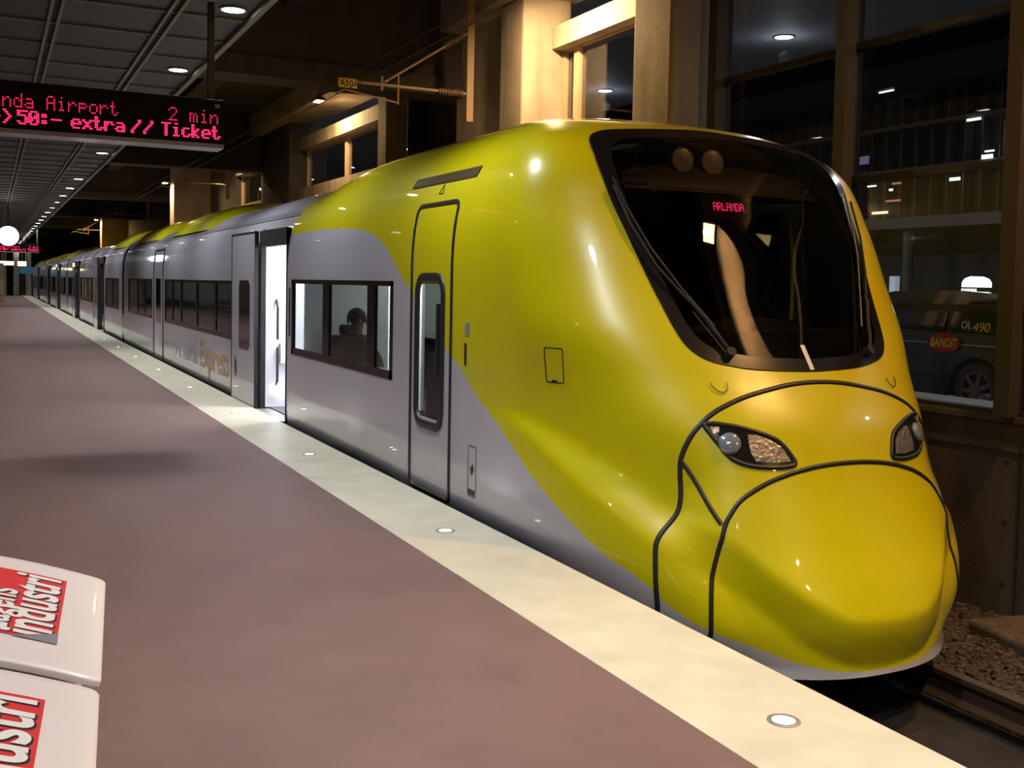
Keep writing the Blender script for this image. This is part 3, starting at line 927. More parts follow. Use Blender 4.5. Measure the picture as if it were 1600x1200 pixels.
jk = outline_strip(6.66, 6.795, .10, .46, .007, r=.02, off=.002, name='jack_cover', m='darkgrey')
MB().box(XC - HW - .004, XC - HW + .004, 6.68, 6.78, .11, .15).build('cover_plate', M['darkgrey'], jk)
MB().prism([(6.755, .29), (6.73, .25), (6.70, .29), (6.71, .33), (6.74, .31)], 'x', XC - HW - .004, XC - HW + .004).build('warning_mark', M['print'], jk)
MB().box(XC - HW - .003, XC - HW + .003, 6.815, 6.885, 1.235, 1.33).build('grey_plate', M['grey'], train)
text_obj('1', 'fleet_number', M['print'], (XC - HW - .003, 6.89, 1.03), (0, -1, 0), (0, 0, 1), .215, train, sx=1.1, bold=.005)

# ---- cab door
cd = outline_strip(7.14, 7.96, -.03, 2.22, .035, r=.07, off=.010, dp=.018, name='cab_door')
cd['label'] = 'closed cab door outlined by a black rubber seal with a tall narrow window'
cdw = outline_strip(7.30, 7.84, .50, 1.655, .075, r=.13, off=.012, dp=.02, name='door_window', parent=cd)
MB().poly([(XC - HW + .02, 7.3, .5), (XC - HW + .02, 7.84, .5), (XC - HW + .02, 7.84, 1.65), (XC - HW + .02, 7.3, 1.65)]).build('pane', M['glass'], cdw, recalc=False)
MB().box(XC - HW - .02, XC - HW + .02, 7.375, 7.40, .9, 1.45).build('door_grab_bar', M['black'], cd)
# warning triangle label over the cab door
tri = [(7.62, 2.30), (7.54, 2.30), (7.58, 2.375)]
tp = MB()
for a, b in zip(tri, tri[1:] + tri[:1]):
    tp.tube([side(a[0], a[1], .004), side(b[0], b[1], .004)], .003, seg=6)
tp.build('warning_triangle', M['print'], train)

# roof-edge gutter, the shade in its recess painted as a brown strip
g1 = MB().grid([[side(y / 10, z, o) for y in range(70, 84)] for z, o in ((2.385, .004), (2.40, .008), (2.455, .008), (2.47, .004))])
g1.build('gutter', M['orange'], train)

# ---- car bodies
def profile(ztop, zs_extra=()):
    zs = [-.52, -.4, -.28, -.15, 0.0, .1, .4, .7, 1.0, 1.3, 1.5, 1.75, 2.0, 2.1, 2.2, 2.3, 2.4]
    zs += list(zs_extra)
    zs = sorted(set(round(z, 4) for z in zs if z < min(2.45, ztop - .3)))
    a = zs[-1]
    for k in range(1, 17): zs.append(a + (ztop - a) * (1 - (1 - k / 16) ** 1.9))
    return zs
def shell(name, stations, zt, openings, m, parent, far=True, zs_extra=()):
    """stations: y values; zt: roof height at y; openings: (y0, y1, z0, z1) cut on the platform side (and the far side)"""
    ex = set(zs_extra)
    for o in openings: ex |= {o[2], o[3]}
    base = profile(zt(stations[0]), ex)
    nlow = sum(1 for z in base if z <= 2.4001)
    low = [z for z in base if z <= 2.4001]
    ys = set(stations)
    for o in openings: ys |= {o[0], o[1]}
    ys = sorted(ys)
    rows = []
    for y in ys:
        zt_ = zt(y); hi = [low[-1] + (zt_ - low[-1]) * (1 - (1 - k / 16) ** 1.9) for k in range(1, 17)]
        zz = low + hi
        L = [Vector((XC - max(W(z, zt_), .001), y, z)) for z in zz]; R = [Vector((XC + max(W(z, zt_), .001), y, z)) for z in reversed(zz[:-1])]
        rows.append(L + R)
    n = len(rows[0])
    def skip(i, j):
        c = (rows[i][j] + rows[i + 1][j + 1]) / 2
        for o in openings:
            if o[0] < c.y < o[1] and o[2] < c.z < o[3] and (c.x < XC or (far and o[3] < 2.0)): return True
        return False
    mb = MB().grid(rows, skip=skip)
    for rr in (rows[0], rows[-1]): pass
    mb.grid([[r[0] for r in rows], [r[-1] for r in rows]])
    return mb.build(name, m, parent, smooth=True, auto=40)

Z0W, Z1W = .78, 1.62
def window_unit(y0, y1, posts, parent, z0=Z0W, z1=Z1W):
    X = XC - HW
    f = MB()
    b = .075
    f.box(X - .004, X + .03, y0, y1, z0, z0 + b); f.box(X - .004, X + .03, y0, y1, z1 - b * .6, z1)
    f.box(X - .004, X + .03, y0, y0 + b, z0, z1); f.box(X - .004, X + .03, y1 - b * .8, y1, z0, z1)
    for p0, p1 in posts: f.box(X - .003, X + .03, p0, p1, z0, z1)
    o = f.build('window', M['frit'], parent)
    MB().poly([(X + .01, y0 + .02, z0 + .02), (X + .01, y1 - .02, z0 + .02), (X + .01, y1 - .02, z1 - .02), (X + .01, y0 + .02, z1 - .02)]).build('pane', M['glass'], o, recalc=False)
    return o

# first car, front yellow part
zt_front = lambda y: 3.0 if y < 10.3 else 3.0 - .20 * sst((y - 10.3) / 1.75)
op1 = [(8.40, 11.74, Z0W, Z1W), (11.95, 13.25, -.02, 2.20), (14.76, 21.42, Z0W - .02, Z1W - .03), (23.2, 27.45, Z0W - .02, Z1W - .03)]
shell('car_body_front', [8.36, 8.40, 9, 10, 10.3, 10.6, 10.9, 11.2, 11.5, 11.8, 11.95], zt_front, op1[:1], M['livery'], train)
shell('car_body', [11.95, 12.4, 13.25, 14.7, 17, 19, 21.42, 23.2, 25, 27.45, 28.35], lambda y: 2.80, op1[1:], M['white'], train)
window_unit(8.40, 11.74, [(8.88, 9.08), (10.28, 10.50)], train)
window_unit(14.78, 21.4, [(16.2, 16.32), (17.8, 17.92), (19.4, 19.52), (20.4, 20.5)], train, Z0W - .02, Z1W - .03)
window_unit(23.22, 27.42, [(24.4, 24.5), (25.6, 25.75)], train, Z0W - .02, Z1W - .03)
# equipment plate strip beside the first window
MB().box(XC - HW - .004, XC - HW + .002, 11.80, 11.86, .98, 1.52).build('door_button_panel', M['darkgrey'], train)
# dark roof line of the white cars
for y0, y1 in ((11.97, 28.3),):
    rl = MB()
    for z0, z1 in ((2.36, 2.43),):
        w0, w1 = W(z0, 2.8), W(z1, 2.8)
        rl.poly([(XC - w0 - .006, y0, z0), (XC - w0 - .006, y1, z0), (XC - w1 - .006, y1, z1), (XC - w1 - .006, y0, z1)])
    rl.build('roof_line', M['grey'], train, recalc=False)

# open sliding door: leaf, dark jambs, threshold
def sliding_door(y_open0, y_open1, leaf0, leaf1, parent):
    X = XC - HW
    lf = MB()
    lf.box(X - .075, X - .035, leaf0, leaf1, -.03, 2.20)
    leaf = lf.build('door_leaf', M['white'], parent, bevel=.008)
    fr = MB(); fr.box(X - .078, X - .072, leaf0 + .0, leaf1, -.035, -.01); fr.box(X - .08, X - .03, leaf0 - .02, leaf0, -.04, 2.21); fr.box(X - .08, X - .03, leaf1, leaf1 + .02, -.04, 2.21); fr.box(X - .08, X - .03, leaf0, leaf1, 2.20, 2.22)
    fr.build('edge_seal', M['rubber'], leaf)
    wy0, wy1 = leaf0 + .28, leaf0 + .92
    wm = MB()
    for k in range(1): pass
    pts = []
    r = .09
    for cy, cz, a0 in ((wy1 - r, 1.6 - r, 0), (wy0 + r, 1.6 - r, PI / 2), (wy0 + r, .70 + r, PI), (wy1 - r, .70 + r, 1.5 * PI)):
        for k in range(6): pts.append((cy + r * math.cos(a0 + k * PI / 10), cz + r * math.sin(a0 + k * PI / 10)))
    wm.prism(pts, 'x', X - .079, X - .074)
    wm.build('leaf_window', M['carglass'], leaf)
    MB().prism([(leaf1 - .33, .35), (leaf1 - .28, .30), (leaf1 - .22, .36), (leaf1 - .20, .50), (leaf1 - .26, .58), (leaf1 - .33, .50)], 'x', X - .078, X - .073).build('door_badge', M['darkgrey'], leaf)
    # portal
    po = MB(); po.box(X - .01, X + .055, y_open1 - .03, y_open1, -.04, 2.2); po.box(X - .01, X + .04, y_open0, y_open0 + .02, -.04, 2.2)
    po.box(X - .02, X + .05, y_open0, y_open1, 2.02, 2.22)
    po.build('door_portal', M['black'], parent)
    th = MB(); th.box(X - .07, X + .3, y_open0, y_open1, -.05, -.015)
    th.build('threshold', M['steel'], parent)
sliding_door(11.95, 13.25, 13.27, 14.66, train)

# closed plug door of the first car
dd = outline_strip(21.62, 22.92, -.03, 2.18, .03, r=.06, off=.012, dp=.016, name='closed_door')
MB().box(XC - HW - .006, XC - HW + .002, 21.95, 22.6, .72, 1.6).build('leaf_window', M['carglass'], dd)

# ---- interior of the first car
inn = MB(); inn.box(XC - 1.42, XC + 1.42, 7.04, 28.2, -.03, .0)
inn.build('saloon_floor', M['infloor'], train)
ic = MB(); ic.box(XC - 1.3, XC + 1.3, 7.04, 28.2, 2.25, 2.28)
ic.build('saloon_ceiling', M['inwall'], train)
il = MB(); il.box(XC - .12, XC + .12, 13.6, 27.8, 2.235, 2.25); il.box(XC + .4, XC + .6, 8.2, 11.6, 2.235, 2.25)
il.build('ceiling_lamp', M['inlamp'], train)
add_area(train, (XC, 10, 2.2), .3, 26, (.85, 1, .93), sy=3).rotation_euler = (0, 0, 0)
add_area(train, (XC, 18, 2.2), .3, 16, (.9, 1, .8), sy=7)
add_area(train, (XC, 25.5, 2.2), .3, 9, (.9, 1, .85), sy=4)
vl = MB(); vl.box(XC - .9, XC + .6, 12.1, 13.2, 2.235, 2.25); vl.build('vestibule_lamp', M['vestlamp'], train)
add_area(train, (XC - .5, 12.6, 2.2), .5, 60, (.9, .93, 1))
add_area(train, (XC, 7.5, 2.2), .3, 12, (.8, 1, 1))
vw = MB()
vw.box(XC + .1, XC + .14, 11.9, 13.6, 0, 2.25); vw.box(XC - 1.52, XC + .1, 13.255, 13.285, 0, 2.25); vw.box(XC - 1.3, XC - .75, 11.90, 11.94, 0, 2.25)
vw.build('vestibule_wall', M['inwhite'], train)
gx = XC - 1.34
gb = MB().tube([(gx, 13.25, .28), (gx, 13.19, .34), (gx, 13.19, .76)], .016)
gb.tube([(gx, 13.19, .86), (gx, 13.19, 1.26), (gx, 13.25, 1.36)], .016)
MB().box(gx + .04, gx + .22, 13.20, 13.255, .55, .82).build('control_box', M['inwhite'], train, bevel=.01)
MB().cyl((gx + .0, 13.22, .22), (gx + .0, 13.25, .22), .045, seg=18).build('led_reflection', M['vestlamp'], train)  # glowing disc put in for the reflection of an LED
gb.build('grab_rail', M['darkgrey'], train)
MB().cyl((XC - .6, 12.6, 0), (XC - .6, 12.6, .42), .11, seg=18).cyl((XC - .6, 12.6, .42), (XC - .6, 12.6, .46), .12, seg=18).build('waste_bin', M['steel'], train)
fw_ = MB()
for y0, y1 in ((7.04, 8.45), (9.3, 9.6), (10.8, 11.9), (13.6, 15.2), (17.1, 17.4), (18.8, 19.1), (21.3, 23.3), (25, 25.4), (27.2, 28.2)):
    fw_.box(XC + 1.38, XC + 1.42, y0, y1, 0, 2.25)
fw_.box(XC + 1.38, XC + 1.42, 7.04, 28.2, 0, .78); fw_.box(XC + 1.38, XC + 1.42, 7.04, 28.2, 1.60, 2.25)
fw_.build('saloon_wall', M['inwall'], train)
pt = MB(); pt.box(XC - .2, XC + 1.4, 8.05, 8.09, 0, 2.25); pt.box(XC - .1, XC + 1.4, 9.95, 9.99, 0, 1.9); pt.box(XC + .3, XC + 1.38, 11.4, 11.44, 0, 2.2)
pt.build('saloon_partition', M['wood'], train)
MB().box(XC - 1.2, XC - .75, 7.08, 7.30, 0, 1.25).box(XC - 1.0, XC - .8, 7.44, 7.62, 0, .95).build('equipment_locker', M['darkgrey'], train)
def pseat(x, y, rev=1):
    b = MB(); b.box(x - .23, x + .23, y - .24, y + .22, .32, .44); b.box(x - .23, x + .23, y + rev * .20, y + rev * .30, .40, 1.0)
    b.box(x - .13, x + .13, y + rev * .19, y + rev * .29, 1.0, 1.12); b.box(x - .06, x + .06, y - .1, y + .1, 0, .32)
    return b.build('passenger_seat', M['seat'], train, bevel=.03)
for y, r_ in ((9.2, -1), (10.55, 1)): pseat(XC + .95, y, r_)
pseat(XC - .95, 8.75, -1)
pseat(XC - .90, 11.33, 1)
MB().box(XC - 1.36, XC - .35, 11.84, 11.88, 0, 2.25).build('saloon_end_panel', M['inwhite'], train)
y = 15.4
while y < 27.6:
    if not 21.4 < y < 23.3:
        for x in (-1.12, -.62, .62, 1.12): pseat(XC + x, y, 1 if int(y * 2) % 2 else -1)
    y += .95

# lettering on the side
XS = XC - HW - .003
text_obj('Arlanda', 'lettering_thin', M['palelet'], (XS, 20.0, .21), (0, -1, 0), (0, 0, 1), .62, train, fit=2.3)
text_obj('Express', 'lettering_bold', M['ygold'], (XS, 17.5, .21), (0, -1, 0), (0, 0, 1), .62, train, bold=.012, fit=2.3)

# grey skirt along the foot of the body
sk = MB().grid([[Vector((XC - W(z) - .006, y, z)) for y in (7.0, 8.5, 11.93)] for z in (-.5, -.3, -.14)])
sk.grid([[Vector((XC - W(z) - .006, y, z)) for y in (14.7, 20, 28.3)] for z in (-.5, -.3, -.10)])
sk.build('skirt', M['skirt'], train, recalc=False)

# yellow roof fairings on the rear of the first car
def fairing(y0, y1, h, parent):
    R = []
    n = 14
    for i in range(n + 1):
        y = y0 + (y1 - y0) * i / n
        k = min(sst((y - y0) / 1.2), sst((y1 - y) / 1.2))
        zt_ = 2.79 + h * k
        R.append([Vector((XC + W(z_, zt_) * s * (1.002), y, z_)) for s, z_ in [(-1, 2.42 + (zt_ - 2.42) * (1 - (1 - q / 10) ** 1.9)) for q in range(11)]] +
                 [Vector((XC + W(z_, zt_) * 1.002, y, z_)) for z_ in [2.42 + (zt_ - 2.42) * (1 - (1 - q / 10) ** 1.9) for q in range(9, -1, -1)]])
    return MB().grid(R).build('roof_fairing', M['yellow'], parent, smooth=True)
fairing(17.4, 22.2, .18, train); fairing(23.0, 28.2, .18, train)

# gangways and following cars
def gangway(y0, y1):
    pr = [(XC - 1.42, -.4), (XC - 1.42, 2.1), (XC - 1.1, 2.55), (XC, 2.66), (XC + 1.1, 2.55), (XC + 1.42, 2.1), (XC + 1.42, -.4)]
    MB().prism(pr, 'y', y0, y1).build('gangway', M['grey'], train)
def car(y0, y1, doors, wins, fair=()):
    ops = [(a, b, -.02, 2.2) for a, b in doors] + [(a, b, .76, 1.59) for a, b in wins]
    shell('car_body', [y0, (y0 + y1) / 2, y1], lambda y: 2.80, ops, M['white'], train)
    for a, b in wins: window_unit(a, b, [(a + 1.6 * k, a + 1.6 * k + .1) for k in range(1, int((b - a) / 1.6) + 1) if a + 1.6 * k < b - .4], train, .76, 1.59)
    for a, b in doors: sliding_door(a, b, b + .02, b + 1.4, train)
    ib = MB(); ib.box(XC + .9, XC + .94, y0 + .1, y1 - .1, 0, 2.2); ib.box(XC - 1.4, XC + .9, y0 + .1, y1 - .1, -.03, 0)
    ib.build('interior_wall', M['inwall'], train)
    add_area(train, (XC, (y0 + y1) / 2, 2.2), .3, 22, (.9, 1, .85), sy=(y1 - y0) * .8)
    for f in fair: fairing(f[0], f[1], .18, train)
gangway(28.36, 28.84); gangway(50.3, 50.8); gangway(72.0, 72.5)
car(28.85, 50.28, [(33.6, 34.9), (43.3, 44.6)], [(29.6, 33.2), (36.4, 42.9), (46.2, 49.8)], [(29.2, 33.2)])
car(50.82, 71.98, [(55.6, 56.9), (65.4, 66.7)], [(51.5, 55.2), (58.4, 65.0), (68.2, 71.5)], [(51, 56), (64, 70)])
car(72.52, 93.5, [(80.0, 81.3)], [(73.5, 79.6), (82.8, 90)], [(73, 78), (84, 92)])
MB().prism([(XC - 1.5, -.4), (XC - 1.5, 2.1), (XC - 1.1, 2.6), (XC + 1.1, 2.6), (XC + 1.5, 2.1), (XC + 1.5, -.4)], 'y', 93.5, 93.6).build('end_wall', M['white'], train)
# underframe so that nothing hovers: bogies
for yc in (7.6, 20.5, 28.6, 50.5, 72.2, 90):
    b_ = MB(); b_.box(XC - 1.1, XC + 1.1, yc - 1.5, yc + 1.5, -.62, -.45)
    for dy in (-1.1, 1.1):
        for sx_ in (-.7175, .7175): b_.cyl((XC + sx_ - .06, yc + dy, -.42), (XC + sx_ + .06, yc + dy, -.42), .31, seg=22)
    b_.build('bogie', M['darkgrey'], train)

# ================================================================== signs, clock, catenary
def led_sign(y, x0, x1, z0, z1, lab, loc_scale=1.0, far=False):
    r = root('departure_display', ((x0 + x1) / 2, y, z0), lab, 'sign', 'hanging red departure displays')
    c = MB(); c.box(x0, x1, y, y + .28, z0, z1)
    c.build('case', M['signcase'], r, bevel=.008)
    b = MB(); b.box(x0 - .005, x1 + .005, y - .012, y + .29, z0 - .025, z0); b.box(x0 - .005, x1 + .005, y - .012, y + .0, z0, z0 + .012)
    b.build('bottom_rail', M['grey'], r)
    for x in (x1 - .09, x0 + .09):
        MB().box(x - .028, x + .028, y + .11, y + .17, z1, ZC - .03).build('hanger', M['frame'], r)
    MB().box(x1 - .075, x1 - .03, y - .003, y, z1 - .075, z1 - .045).build('maker_mark', M['ceilrib'], r)
    o = x1 - 1.94
    dz = .0178
    def O(x, z): return (x + o, y - .004, z - 3.26 + z1)
    X, Z = (1, 0, 0), (0, 0, 1)
    for w, x, z, dx, bo, adv in (('Arlanda', -.245, 3.155, .0143, False, 6), ('Airport', .4414, 3.155, .0143, False, 6), ('2 min', 1.455, 3.155, .0152, False, 6),
                                 ('->', .0, 3.015, .0145, True, 6), ('50:-', .21, 3.015, .0148, True, 6), ('extra', .635, 3.015, .0150, True, 6),
                                 ('//', 1.13, 3.015, .0150, True, 7), ('Ticket', 1.39, 3.015, .0147, True, 6)):
        t = MB(); led_dots(t, w, O(x, z), X, Z, dx, dz, adv=adv, bold=bo)
        t.build('diode_text', M['red'] if (bo or far) else M['reddim'], r, recalc=False)
    return r
led_sign(10.0, -1.3, 1.94, 2.84, 3.26, 'large black hanging display with red text Airport 2 min, nearest of the two')
led_sign(60.0, -1.0, 2.28, 2.84, 3.26, 'far small hanging display with red text, below the round glowing clock', far=True)

ck = root('platform_clock', (.58, 42, 2.65), 'round glowing white clock hanging from the platform ceiling at the left edge', 'clock')
MB().cyl((.58, 41.93, 3.02), (.58, 42.07, 3.02), .36, seg=40).build('dial', mat('clock_glow', (1, 1, 1), .5, emit=(.92, 1, .97), es=3.5), ck)
MB().lathe((.58, 42, 3.02), (0, 1, 0), [(-.08, .35), (-.08, .385), (.08, .385), (.08, .35)], 40).build('rim', M['darkgrey'], ck)
MB().box(.56, .60, 41.98, 42.02, 3.40, ZC).build('hanger', M['frame'], ck)

def lit_sign(name, x0, x1, y, z0, z1, m, lab, cat='sign'):
    r = root(name, ((x0 + x1) / 2, y, z0), lab, cat)
    MB().box(x0, x1, y, y + .15, z0, z1).build('face', m, r)
    MB().box((x0 + x1) / 2 - .03, (x0 + x1) / 2 + .03, y + .05, y + .10, z1, ZC).build('hanger', M['frame'], r)
ym = mat('yellow_sign_glow', (1, 1, 1), .5, emit=(1, .95, .35), es=3)
lit_sign('exit_sign', .3, 1.45, 80, 2.32, 2.58, ym, 'long lit yellow sign under the far red display')
lit_sign('exit_sign', 1.70, 2.25, 80.5, 2.28, 2.60, ym, 'short lit yellow sign just right of the long one')
lit_sign('direction_sign', 1.75, 2.65, 78, 1.75, 2.2, mat('blue_sign_glow', (.02, .1, .16), .5, emit=(.05, .25, .4), es=.12), 'dim blue sign hanging before the far columns')
st_ = MB()
for k in range(14): st_.box(-2.6, .75, 70 + .3 * k, 70.3 + .3 * k, 0, .17 * (k + 1))
tag(st_.build('staircase', M['conc_plain']), 'small staircase at the far left end of the platform', 'stairs')

def catenary():
    r = empty('overhead_line_bracket')
    MB().box(6.405, 6.515, -.04, .04, 4.05, 6.2).build('drop_post', M['ytrim'], r)
    a = MB(); a.tube([(6.40, 0, 4.46), (4.70, 0, 4.46)], .022); a.tube([(6.42, 0, 5.36), (5.12, 0, 4.50)], .018)
    a.tube([(5.33, 0, 4.66), (5.33, 0, 4.20)], .014); a.tube([(5.34, 0, 4.22), (4.52, 0, 4.34), (4.40, 0, 4.27)], .012)
    a.cyl((5.08, 0, 4.38), (5.08, 0, 4.58), .02)
    a.build('cantilever_arm', M['ytrim'], r)
    for p, q in (((6.35, 4.46), (5.95, 4.46)), ((6.34, 5.31), (6.05, 5.12))):
        d = Vector((q[0] - p[0], 0, q[1] - p[1])); L_ = d.length; pr = []
        k = 0
        while k < 9:
            pr += [(L_ * k / 9, .028), (L_ * (k + .25) / 9, .052), (L_ * (k + .5) / 9, .052), (L_ * (k + .75) / 9, .028)]; k += 1
        MB().lathe((p[0], 0, p[1]), d, pr, 12).build('insulator', mat('brown_insulator', (.17, .11, .07), .4) if 'brown_insulator' not in bpy.data.materials else bpy.data.materials['brown_insulator'], r)
    return r
ct = catenary()
for k, y in enumerate((14.6, 32.6, 50.6, 68.6)):
    o = ct if k == 0 else copy_tree(ct)
    o.location = (0, y, 0)
    tag(o, ('brown overhead wire bracket with a ribbed insulator, nearest, beside the yellow plate', 'second overhead wire bracket, its post before the farther high window',
            'third overhead wire bracket, small above the yellow roof fairings', 'farthest overhead wire bracket')[k], 'bracket', 'overhead line brackets')
    if k == 0: first_bracket = o
pl = MB(); pl.box(-.135, .135, -.008, .004, -.065, .065)
po_ = pl.build('number_plate', M['yplate'])
po_.location = (4.555, 14.56, 4.425); po_.rotation_euler = (0, 0, 0)
tag(po_, 'small yellow plate reading A501 on the end of the nearest wire bracket', 'sign')
text_obj('A501', 'plate_text', M['print'], (-.118, -.0095, -.045), (1, 0, 0), (0, 0, 1), .125, None, fit=.235, ext=.001, bold=.002)
bpy.data.objects['plate_text'].parent = po_
for i, (x, z) in enumerate(((4.40, 4.25), (4.72, 4.62))):
    tag(MB().tube([(x, -6, z), (x, 90, z)], .006, seg=6).build('overhead_wire', M['print']), ('lower contact wire over the train' if i == 0 else 'upper carrier wire over the train'), 'wire', 'overhead wires')

# ================================================================== newspaper boxes by the viewer
def paper_box():
    r = empty('newspaper_box')
    def zt(s): return .9 + .40 * s - .30 * s * s
    LB = .655
    R = []; U_ = []
    N = 14
    def lid_pt(s, b, top=True): return (-s, b, zt(max(s, 0)) - (0 if top else .022))
    lid = MB()
    ss = [.0, .004, .012] + [.03 + .5 * k / N for k in range(N + 1)]
    top = []
    for i, s in enumerate(ss):
        e = (.004, .001, .0)[i] if i < 3 else 0
        cr = (.012, .006, .002)[i] if i < 3 else 0
        row = []
        for b, de in ((0 + cr, .003), (.003 + cr, .0), (.02 + cr, 0), (LB / 2, 0), (LB - .02 - cr, 0), (LB - .003 - cr, .0), (LB - cr, .003)):
            row.append((-s, b, zt(s) - max(e, de)))
        top.append(row)
    bot = [[(p[0] - .003, p[1], p[2] - .009) for p in row] for row in top]
    lid.grid(top); lid.grid([row[::-1] for row in bot])
    lid.grid([top[0], bot[0]]); lid.grid([top[-1], bot[-1]]); lid.grid([[r_[0] for r_ in top], [r_[0] for r_ in bot]]); lid.grid([[r_[-1] for r_ in top], [r_[-1] for r_ in bot]])
    lo = lid.build('lid', M['boxwhite'], r, smooth=True, auto=50)
    bd = MB(); bd.box(-.50, -.05, .03, LB - .03, .06, .885); bd.box(-.47, -.08, .06, LB - .06, 0, .06)
    bd.build('box_body', M['boxwhite'], r, bevel=.02)
    # sticker
    s0, s1, b0, b1 = .078, .33, .135, .555
    stk = MB().grid([[(-(s0 + (s1 - s0) * k / 8), b, zt(s0 + (s1 - s0) * k / 8) + .0012) for b in (b0, b1)] for k in range(9)])
    so = stk.build('sticker', M['stk_red'], lo, recalc=False)
    def curved(txt, nm, s_base, h, fit, bstart, m, up_, bold=.006):
        t = text_obj(txt, nm, m, (0, 0, 0), (1, 0, 0), (0, 1, 0), h, None, fit=fit, ext=.0, bold=bold)
        for v in t.data.vertices:
            s = s_base + v.co.y; b = bstart + v.co.x
            v.co = (-s, b, zt(s) + up_)
        t.parent = so
        return t
    curved('industri', 'sticker_text_shadow', .0885, .128, .395, b0 + .010, M['print'], .0018, .004)
    curved('industri', 'sticker_text', .091, .128, .395, b0 + .012, M['stk_wht'], .0026, .003)
    curved('dagens', 'sticker_text_shadow', .163, .100, .26, b0 + .010, M['print'], .0018, .003)
    curved('dagens', 'sticker_text', .165, .100, .26, b0 + .012, M['stk_wht'], .0026, .002)
    return r
nb = paper_box()
ang = -math.atan2(.068, .658)
nb.location = (.168, 1.912, 0); nb.rotation_euler = (0, 0, ang)
nb['label'] = 'white newspaper box with a red sticker on its lid, farther of the two boxes'
n2 = copy_tree(nb)
n2.location = (.163 - .068, 1.877 - .655, 0); n2.rotation_euler = (0, 0, ang)
n2['label'] = 'white newspaper box with a red sticker, cut off by the bottom left corner'
for o in (nb, n2): o['category'] = 'newspaper box'; o['group'] = 'newspaper boxes by the viewer'
peel = MB().grid([[(-.076 - .075 * a, .128 + (.035 - .03 * a) * b, .9 + .4 * (.076 + .075 * a) - .3 * (.076 + .075 * a) ** 2 + .002 + .008 * b * (1 - a)) for a in (0, .5, 1)] for b in (0, .5, 1)])
peel.build('peeled_corner', M['grey'], nb, recalc=False)

# ================================================================== passenger
def person():
    r = empty('person', (XC - .92, 11.27, .45))
    tag(r, 'person in a dark coat seated behind the first train window, seen from behind', 'person')
    V = [(0, 0, 0), (0, .04, .14), (0, .05, .30), (0, .04, .46), (0, .02, .56), (0, .0, .65), (0, -.01, .74), (0, -.015, .82),
         (-.17, .03, .42), (-.24, -.04, .24), (-.20, -.26, .16), (.17, .03, .42), (.25, -.06, .26), (.20, -.26, .16),
         (-.10, -.02, .0), (-.12, -.44, .02), (-.12, -.46, -.40), (.10, -.02, .0), (.12, -.44, .02), (.12, -.46, -.40), (-.12, -.58, -.43), (.12, -.58, -.43)]
    Rr = [.13, .14, .145, .11, .06, .07, .09, .07, .085, .055, .036, .085, .055, .036, .09, .07, .045, .09, .07, .045, .035, .035]
    E_ = [(0, 1), (1, 2), (2, 3), (3, 4), (4, 5), (5, 6), (6, 7), (3, 8), (8, 9), (9, 10), (3, 11), (11, 12), (12, 13), (0, 14), (14, 15), (15, 16), (0, 17), (17, 18), (18, 19), (16, 20), (19, 21)]
    me = bpy.data.meshes.new('body'); me.from_pydata(V, E_, [])
    o = bpy.data.objects.new('body', me); link(o)
    sm = o.modifiers.new('skin', 'SKIN')
    for i, v in enumerate(me.skin_vertices[0].data): v.radius = (Rr[i], Rr[i] * .85); v.use_root = (i == 0)
    ss_ = o.modifiers.new('sub', 'SUBSURF'); ss_.levels = 2; ss_.render_levels = 2
    dg = bpy.context.evaluated_depsgraph_get(); m2 = bpy.data.meshes.new_from_object(o.evaluated_get(dg))
    bpy.data.objects.remove(o)
    b = bpy.data.objects.new('body', m2); m2.materials.clear(); m2.materials.append(M['coatd']); m2.materials.append(M['skin'])
    for p in m2.polygons:
        p.use_smooth = True
        c = p.center
        p.material_index = 1 if c.z > .585 or (abs(c.x) > .15 and c.y < -.22 and c.z > .05) else 0
    link(b, r)
    # face
    MB().lathe((0, -.10, .72), (0, -1, -.2), [(-.02, .022), (.02, .016), (.03, .006)], 10).build('nose', M['skin'], r, smooth=True)
    hm = MB()
    R = []
    for i in range(9):
        th = PI * .62 * i / 8
        R.append([(.108 * math.sin(th) * math.cos(a), .025 + .115 * math.sin(th) * math.sin(a), .755 + .115 * math.cos(th)) for a in [2 * PI * k / 18 for k in range(19)]])
    hm.grid(R).build('hair', M['hair'], r, smooth=True)
    for s in (-1, 1): MB().lathe((s * .105, .0, .72), (s, 0, 0), [(-.01, .03), (.01, .028), (.014, .012)], 10).build('ear', M['skin'], r, smooth=True)
    return r
person()

